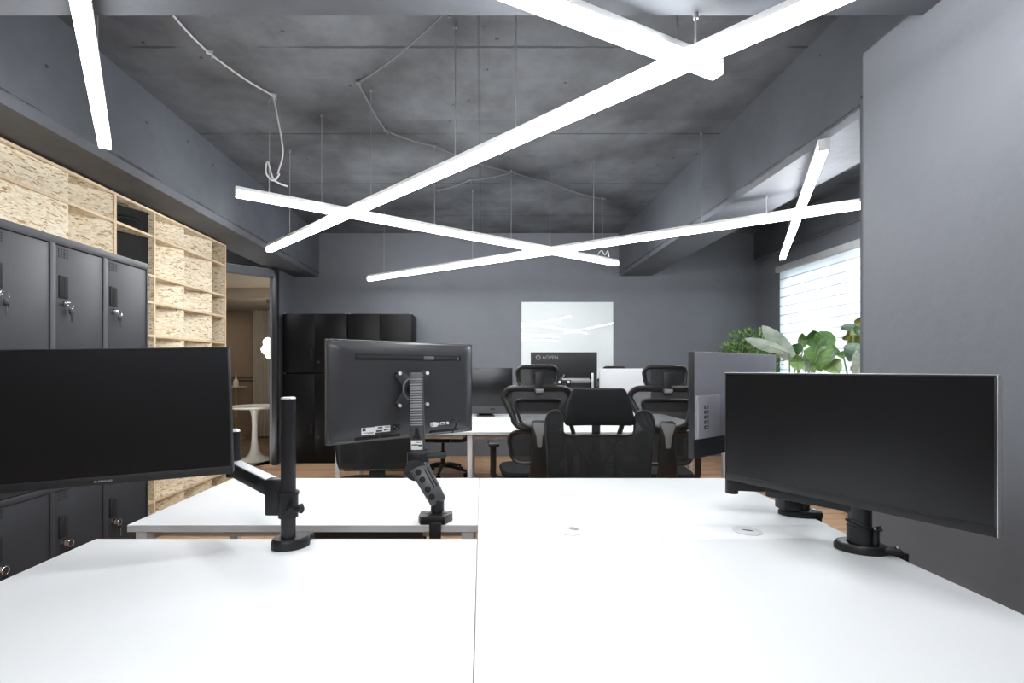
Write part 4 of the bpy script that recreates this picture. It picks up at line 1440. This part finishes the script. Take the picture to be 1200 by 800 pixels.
def make_mesh_chair(label, group):
    """task chair: netted back ring, headrest, lumbar ring, broad spine with grey inlay; front is +y"""
    t = thing('office_chair', label, 'chair', group=group)
    base_parts(t, .70, .30, .02)
    b = NB(); loft(b, [(0, .02, .452, .20, .20), (0, .02, .460, .235, .235), (0, .02, .495, .245, .245), (0, .02, .512, .235, .235), (0, .02, .518, .18, .18)], 36, 4); obj('seat', b, 'fabric', t)
    b = NB()
    loft(b, [(0, -.16, .41, .05, .04), (0, -.27, .425, .068, .034), (0, -.315, .50, .070, .026), (0, -.325, .62, .062, .022), (0, -.325, .76, .050, .020), (0, -.325, .86, .058, .018), (0, -.32, .895, .052, .016), (0, -.318, .91, .035, .012)], 24, 3)
    sp = obj('spine', b, 'frame_black', t)
    b = NB(); prism(b, [(-.048, .885), (-.030, .892), (.030, .892), (.048, .885), (.044, .865), (.022, .80), (.017, .735), (.010, .722), (-.010, .722), (-.017, .735), (-.022, .80), (-.044, .865)], -.352, -.340, ROTX, .002); obj('inlay', b, 'inlay', sp)
    o = rrect(.243, .855, 1.134, .07, 6, .175)
    b = NB(); tube(b, ring_pts(o, -.30, .9), .018, 10, True, flat=(1, 1.25)); bf = obj('back_frame', b, 'frame_black', t)
    b = NB(); fill(b, o, -.296, .9); obj('back_netting', b, 'mesh_open', bf)
    b = NB()
    pts = catmull([(-.055, -.325, .865), (-.12, -.312, .89), (-.150, -.305, .97), (-.165, -.30, 1.03), (-.14, -.30, 1.052), (-.05, -.305, 1.055), (.05, -.305, 1.055), (.14, -.30, 1.052), (.165, -.30, 1.03), (.150, -.305, .97), (.12, -.312, .89), (.055, -.325, .865)], 6)
    tube(b, pts, .0115, 8); obj('back_brace', b, 'frame_black', t)
    b = NB(); fill(b, rrect(.155, .975, 1.05, .02, 4, .145), -.299, .5); obj('upper_netting', b, 'mesh', t)
    o = rrect(.205, .60, .825, .07, 6, .19)
    b = NB(); tube(b, ring_pts(o, -.285, 1.1), .014, 10, True); lf = obj('lumbar_frame', b, 'frame_black', t)
    b = NB(); fill(b, o, -.282, 1.1); obj('lumbar_netting', b, 'mesh', lf)
    o = rrect(.146, 1.146, 1.290, .05, 6, .138)
    b = NB(); tube(b, ring_pts(o, -.285, 1.6), .0145, 10, True); hf = obj('headrest_frame', b, 'frame_black', t)
    b = NB(); fill(b, o, -.282, 1.6); obj('headrest_netting', b, 'mesh', hf)
    b = NB(); bar(b, (0, -.316, 1.09), (0, -.322, 1.245), .052, .014, .004, up=(0, -1, 0), w2=.055); bx(b, -.027, .027, -.328, -.28, 1.238, 1.248, .002); obj('headrest_post', b, 'bezel', t)
    b = NB(); box(b, (0, -.335, 1.118), (.075, .030, .044), .014); obj('headrest_hub', b, 'frame_black', t)
    b = NB(); box(b, (0, -.352, 1.118), (.056, .010, .026), .0045); obj('adjuster_button', b, 'inlay', t)
    return t


def make_fabric_chair(label, group):
    """task chair: wide netted back with shoulder lobes, three struts and a trapezoid fabric headrest; front is +y"""
    t = thing('office_chair', label, 'chair', group=group)
    base_parts(t, .66, .29, -.05, (.07, .18))
    b = NB(); loft(b, [(0, .0, .452, .20, .19), (0, .0, .460, .235, .225), (0, .0, .495, .245, .235), (0, .0, .515, .235, .225), (0, .0, .522, .18, .17)], 36, 4); obj('seat', b, 'fabric', t)
    # back outline with lobes and a hollow between them
    half = [(.02, .905), (.16, .905), (.188, .912), (.198, .93), (.200, .97), (.203, 1.01), (.214, 1.034), (.235, 1.044), (.262, 1.042), (.284, 1.026), (.296, .99), (.297, .92), (.285, .80), (.27, .62), (.255, .565), (.22, .548), (.12, .545), (.02, .545)]
    o = half + [(-x, z) for x, z in half[::-1]]
    b = NB()
    prism(b, o, -.252, -.246, ROTX)
    # wrap the sides forward
    bmesh.ops.triangulate(b, faces=b.faces[:])
    bmesh.ops.subdivide_edges(b, edges=b.edges[:], cuts=2, use_grid_fill=True)
    for v in b.verts:
        v.co.y += .55 * v.co.x ** 2
    bn = obj('back_netting', b, 'mesh_dense', t)
    b = NB(); tube(b, [(x, -.249 + .55 * x * x, z) for x, z in densify(o, .02)], .007, 8, True); obj('back_frame', b, 'frame_black', t)
    b = NB()
    for s in (-1, 1):
        tube(b, catmull([(s * .155, -.270, 1.00), (s * .135, -.275, .93), (s * .105, -.285, .84), (s * .06, -.29, .77), (s * .03, -.29, .70)], 6), .021, 8, flat=(1.2, .6))
    tube(b, [(0, -.28, 1.0), (0, -.288, .85), (0, -.29, .74)], .020, 8, flat=(.6, 1.2))
    loft(b, [(0, -.16, .41, .05, .04), (0, -.27, .42, .06, .03), (0, -.295, .50, .06, .022), (0, -.295, .62, .055, .020), (0, -.292, .74, .055, .018), (0, -.29, .80, .04, .014)], 20, 3)
    obj('back_strut', b, 'frame_black', t)
    # headrest cushion
    secs = []
    b = NB()
    for z, hw, hy in ((.962, .175, .010), (.968, .188, .026), (.985, .194, .034), (1.04, .183, .036), (1.10, .166, .034), (1.145, .150, .030), (1.160, .140, .022), (1.165, .125, .008)):
        secs.append((0, -.235 + .0, z, hw, hy))
    loft(b, secs, 32, 4.5)
    for v in b.verts:
        v.co.y += .7 * v.co.x ** 2
        if v.co.z > 1.1:
            v.co.z += .22 * v.co.x ** 2
    obj('headrest', b, 'fabric', t)
    return t


GC = 'black office chairs'
cA = make_mesh_chair('black mesh office chair seen from behind, left of the fabric headrest chair', GC)
cA.location = (.385, 3.70, 0); cA.rotation_euler = (0, 0, R(3))
dup(cA, (1.335, 3.66, 0), R(-7), 'black mesh office chair seen from behind, partly hidden by the five-port grey monitor', GC)
dup(cA, (1.655, 5.72, .02 * 0), R(180), 'office chair facing the viewer, only headrest showing above the pale computer', GC)
dup(cA, (-.47, 5.72, 0), R(176), 'office chair beyond the far bench, its casters visible past the jointed arm', GC)
cB = make_fabric_chair('black office chair with trapezoid fabric headrest behind the near desks', GC)
cB.location = (.645, 2.42, 0); cB.rotation_euler = (0, 0, R(180))
cL = dup(cB, (-.765, 3.20, 0), R(180), 'black office chair whose back shows below the jointed-arm monitor', GC)
for ch in list(cL.children):      # this chair has no armrests
    if ch.name.startswith('arm'):
        bpy.data.objects.remove(ch)

# ================================================================== PLANTS
def pot(t, c, r, h):
    b = NB(); lathe(b, c, [(r * .72, 0), (r * .78, .01), (r * .98, h * .9), (r, h * .93), (r, h), (r * .9, h), (r * .88, h * .86), (0, h * .86)], 36); obj('pot', b, 'pot', t, W=True)
    b = NB(); lathe(b, c, [(r * .86, h * .84), (r * .86, h * .875), (r * .4, h * .89), (0, h * .895)], 24); obj('soil', b, 'soil', t, W=True)


def leaf(t, base, tip, wid, mat, side=None, bend=.08, fold=.25, name='leaf', root=None, peak=.45, sr=.007):
    base, tip = Vector(base), Vector(tip)
    ax = tip - base
    Ln = ax.length
    a = ax.normalized()
    view = ((base + tip) / 2 - Vector((0, 0, EYE))).normalized()
    if side is None:
        side = a.cross(view).normalized()
    else:
        side = Vector(side)
        side = (side - a * side.dot(a)).normalized()
    nr = side.cross(a).normalized()
    if nr.z < 0:
        nr = -nr

    def f(u, v):
        w_ = wid * (math.sin(PI * u ** (math.log(.5) / math.log(peak))) ** .75 if 0 < u < 1 else 0)
        s = (v - .5) * 2
        p = base + a * (Ln * u) + nr * (bend * math.sin(PI * u)) + side * (s * w_ * .5) + nr * (fold * abs(s) * w_ * .5) + nr * (.006 * math.sin(u * 38) * abs(s))
        return p
    b = NB(); sheet(b, f, 22, 8, .0015); o = obj(name, b, mat, t, W=True, ang=60)
    b = NB(); tube(b, [base + a * (Ln * u / 10) + nr * (bend * math.sin(PI * u / 10) + .002) for u in range(10)], [.0045 * (1 - u / 11) for u in range(10)], 6); obj('midrib', b, 'stem', o, W=True)
    if root is not None:
        root = Vector(root)
        m1 = root.lerp(base, .55) + Vector((0, 0, .10))
        b = NB(); tube(b, catmull([root, m1, base], 8), [sr * 1.5 - (sr * .6) * i / 16 for i in range(17)], 8); obj('stem', b, 'stem', t, W=True)
    return o


# shrub in the corner
sc_ = Vector((3.47, 6.12, 0))
t = thing('potted_shrub', 'small-leaved bushy green plant in the corner behind the grey monitor', 'plant', sc_)
pot(t, sc_, .20, .42)
b = NB()
for k in range(7):
    a = 2 * PI * k / 7
    tube(b, catmull([sc_ + Vector((.02 * math.cos(a), .02 * math.sin(a), .36)), sc_ + Vector((.06 * math.cos(a), .06 * math.sin(a), .95)), sc_ + Vector((.17 * math.cos(a), .13 * math.sin(a), 1.5))], 5), .008, 6)
obj('stem', b, 'bark', t, W=True)
for mat_, cnt in (('leaf_dark', 260), ('leaf_mid', 420), ('leaf_light', 380)):
    b = NB()
    for i in range(cnt):
        while True:
            q = Vector((random.uniform(-1, 1), random.uniform(-1, 1), random.uniform(-1, 1)))
            if q.length < 1:
                break
        lump = 1 + .22 * math.sin(q.x * 6 + 1) * math.cos(q.z * 5)
        p = sc_ + Vector((q.x * .345 * lump, q.y * .27, 1.50 + q.z * .255 * lump))
        d = (q + Vector((random.uniform(-.6, .6), random.uniform(-.6, .6), random.uniform(-.1, .9)))).normalized()
        s = d.orthogonal().normalized()
        s = (Matrix.Rotation(random.uniform(0, 2 * PI), 3, d) @ s)
        ln, wd = random.uniform(.045, .075), random.uniform(.034, .050)
        n_ = d.cross(s)
        vs_ = [b.verts.new(p), b.verts.new(p + d * ln * .45 + s * wd * .5 + n_ * .006), b.verts.new(p + d * ln), b.verts.new(p + d * ln * .45 - s * wd * .5 + n_ * .006), b.verts.new(p + d * ln * .5 - n_ * .003)]
        for i0, i1 in ((0, 1), (1, 2), (2, 3), (3, 0)):
            b.faces.new((vs_[i0], vs_[i1], vs_[4]))
    obj('foliage', b, mat_, t, W=True)

# broad-leaved plant in front of the window
YP = 4.9
pc = Vector((3.16, YP, 0))
t = thing('potted_plant', 'broad-leaved plant with one pale upright leaf before the window blind', 'plant', pc)
pot(t, pc, .20, .45)
rt = pc + Vector((0, 0, .40))


def L(px0, py0, px1, py1, wpx, mat, Y=YP, dy=0.0, root=rt, **k):
    return leaf(t, P(px0, py0, Y), P(px1, py1, Y + dy), wpx / FPX * Y, mat, root=root, **k)


L(932, 424, 893, 381, 20, 'leaf_pale', Y=4.80, fold=.12, bend=.03)
L(925, 414, 872, 396, 13, 'leaf_pale', Y=4.75, fold=.15, bend=.02)
L(958, 406, 962, 436, 28, 'leaf_mid', Y=4.90, dy=-.1, fold=.35, bend=.05, peak=.3)
L(957, 407, 985, 414, 26, 'leaf_mid', Y=4.85, dy=.05, fold=.3, bend=.03, peak=.4)
L(962, 408, 980, 428, 16, 'leaf_pale', Y=4.80, fold=.35, bend=.03, peak=.35)
L(958, 407, 974, 389, 22, 'leaf_mid', Y=4.95, fold=.25, bend=.03)
L(957, 408, 953, 387, 20, 'leaf_dark', Y=5.00, fold=.2)
L(938, 415, 926, 405, 17, 'leaf_dark', Y=4.80, fold=.3, bend=.01)
L(941, 408, 940, 390, 10, 'leaf_mid', Y=5.05, fold=.2)
L(935, 434, 934, 415, 15, 'leaf_light', Y=4.70, fold=.2)
L(944, 437, 944, 412, 9, 'leaf_pale', Y=4.90, fold=.3)
L(955, 437, 947, 420, 12, 'leaf_light', Y=5.05, fold=.2)
# plant beside the partition
YQ = 4.25
qc = Vector((3.36, 4.25, 0))
t = thing('potted_plant', 'tall yellow-green leafy plant half hidden by the grey partition', 'plant', qc)
pot(t, qc, .19, .45)
rt = qc + Vector((0, 0, .40))
L(1004, 402, 995, 424, 20, 'leaf_blue', Y=4.19, fold=.2, root=rt)
L(1006, 398, 992, 392, 14, 'leaf_yellow', Y=4.24, fold=.3, root=rt)
L(1000, 392, 1010, 425, 18, 'leaf_yellow', Y=4.19, fold=.3, root=rt)
L(1018, 405, 1000, 442, 19, 'leaf_pale', Y=4.14, fold=.25, root=rt)
L(984, 437, 972, 424, 20, 'leaf_light', Y=4.24, fold=.2, root=rt)
L(989, 420, 985, 412, 10, 'leaf_light', Y=4.34, fold=.2, root=rt)
L(1022, 395, 995, 390, 12, 'leaf_blue', Y=4.29, fold=.3, root=rt)
L(1020, 388, 1003, 388, 13, 'leaf_dark', Y=4.34, fold=.3, root=rt)
L(1022, 382, 985, 384, 9, 'leaf_blue', Y=4.39, fold=.4, root=rt)
L(1016, 384, 1006, 372, 14, 'leaf_yellow', Y=4.34, fold=.3, root=rt)
L(1014, 442, 1002, 425, 16, 'leaf_dark', Y=4.24, fold=.3, root=rt)
L(1012, 435, 1016, 408, 14, 'leaf_light', Y=4.24, fold=.3, root=rt)

# ================================================================== LOUNGE FURNITURE
t = thing('pedestal_table', 'round cream pedestal table seen through the lounge doorway', 'table', (-3.17, 6.66, 0))
b = NB(); lathe(b, (0, 0, 0), [(0, .722), (.29, .722), (.325, .735), (.33, .748), (.325, .755), (0, .757)], 48); obj('tabletop', b, 'cream', t)
b = NB(); lathe(b, (0, 0, 0), [(.235, 0), (.235, .006), (.20, .02), (.12, .045), (.075, .09), (.052, .17), (.040, .30), (.036, .45), (.040, .60), (.058, .68), (.09, .722)], 40); obj('pedestal', b, 'cream', t)
st = Vector((-4.46, 8.66, 0))
t = thing('side_table', 'slim brass side table holding a pale vase in the lounge', 'side table', st)
b = NB(); lathe(b, (0, 0, 0), [(0, .925), (.17, .925), (.185, .93), (.185, .945), (0, .945)], 36); obj('tabletop', b, 'cream', t)
b = NB(); cyl(b, (0, 0, .02), (0, 0, .926), .012, n=12); cyl(b, (0, 0, .40), (0, 0, .43), .022, n=12); obj('stem', b, 'gold', t)
b = NB(); lathe(b, (0, 0, 0), [(.16, 0), (.16, .012), (.03, .022), (0, .022)], 32); obj('base', b, 'gold', t)
t = thing('vase', 'pale bottle vase with a dry stem on the brass side table', 'vase', st + Vector((0, 0, .945)))
b = NB(); lathe(b, (0, 0, 0), [(.040, 0), (.045, .01), (.045, .09), (.035, .115), (.016, .135), (.014, .17), (.018, .175), (0, .175)], 24); obj('body', b, 'ceramic', t)
b = NB(); tube(b, [(0, 0, .17), (.004, 0, .22), (-.006, 0, .27)], [.012, .010, .004], 8); obj('dry_stem', b, 'gold', t)
cl = Vector((-3.06, 7.10, 1.585))
t = thing('cloud_lamp', 'glowing white cloud-shaped pendant lamp in the lounge doorway', 'lamp', cl)
b = NB()
rs = random.Random(3)
for k in range(20):
    zf = 1 - 2 * (k + .5) / 20
    a = k * 2.39996
    r_ = math.sqrt(1 - zf * zf)
    tt = bmesh.new(); bmesh.ops.create_icosphere(tt, subdivisions=2, radius=rs.uniform(.062, .076))
    tt.transform(Matrix.Translation((r_ * math.cos(a) * .135, r_ * math.sin(a) * .135, zf * .135)))
    absorb(b, tt)
obj('shade', b, 'cloud_light', t)
b = NB(); cyl(b, (0, 0, .14), (0, 0, LC + .14 - cl.z), .004, n=8); obj('cord', b, 'cream', t)
for lx_, ly_, lb_ in ((-5.0, 6.6, 'added unseen round ceiling lamp brightening the lounge behind the shelving'), (-5.0, 8.2, 'second added unseen round ceiling lamp brightening the lounge near the tan wall')):  # lounge fill lamps, added out of view to brighten the room
    lz_ = LC + (.14 if ly_ < 7.4 else -.02)
    t = thing('added_ceiling_lamp', lb_, 'fill lamp', (lx_, ly_, lz_ - .05))
    b = NB(); lathe(b, (0, 0, 0), [(.21, .0), (.22, .01), (.22, .05), (0, .05)], 36); obj('housing', b, 'cream', t)
    b = NB(); lathe(b, (0, 0, 0), [(0, -.012), (.15, -.008), (.20, .002), (.20, .01), (0, .01)], 36); obj('diffuser', b, 'cloud_light', t)
t = thing('curtain', 'beige pleated curtain at the end of the lounge', 'curtain', (-3.55, 8.78, 0))
b = NB(); sheet(b, lambda u, v: Vector((-.66 + u * 1.32, .035 * math.sin(u * 2 * PI * 17), .02 + v * 2.33)), 204, 2, .003); obj('cloth', b, 'curtain', t)
b = NB(); cyl(b, (-.70, 0, 2.345), (.70, 0, 2.345), .012, n=10); obj('rod', b, 'gold', t)
t = thing('light_switch', 'small brown wall switch beside the lounge curtain', 'switch', (-4.235, LY1 - .006, 1.38))
b = NB(); box(b, (0, 0, 0), (.075, .012, .12), .003); obj('plate', b, 'rail', t)
b = NB(); box(b, (0, -.008, 0), (.03, .006, .06), .002); obj('rocker', b, 'rail', t)
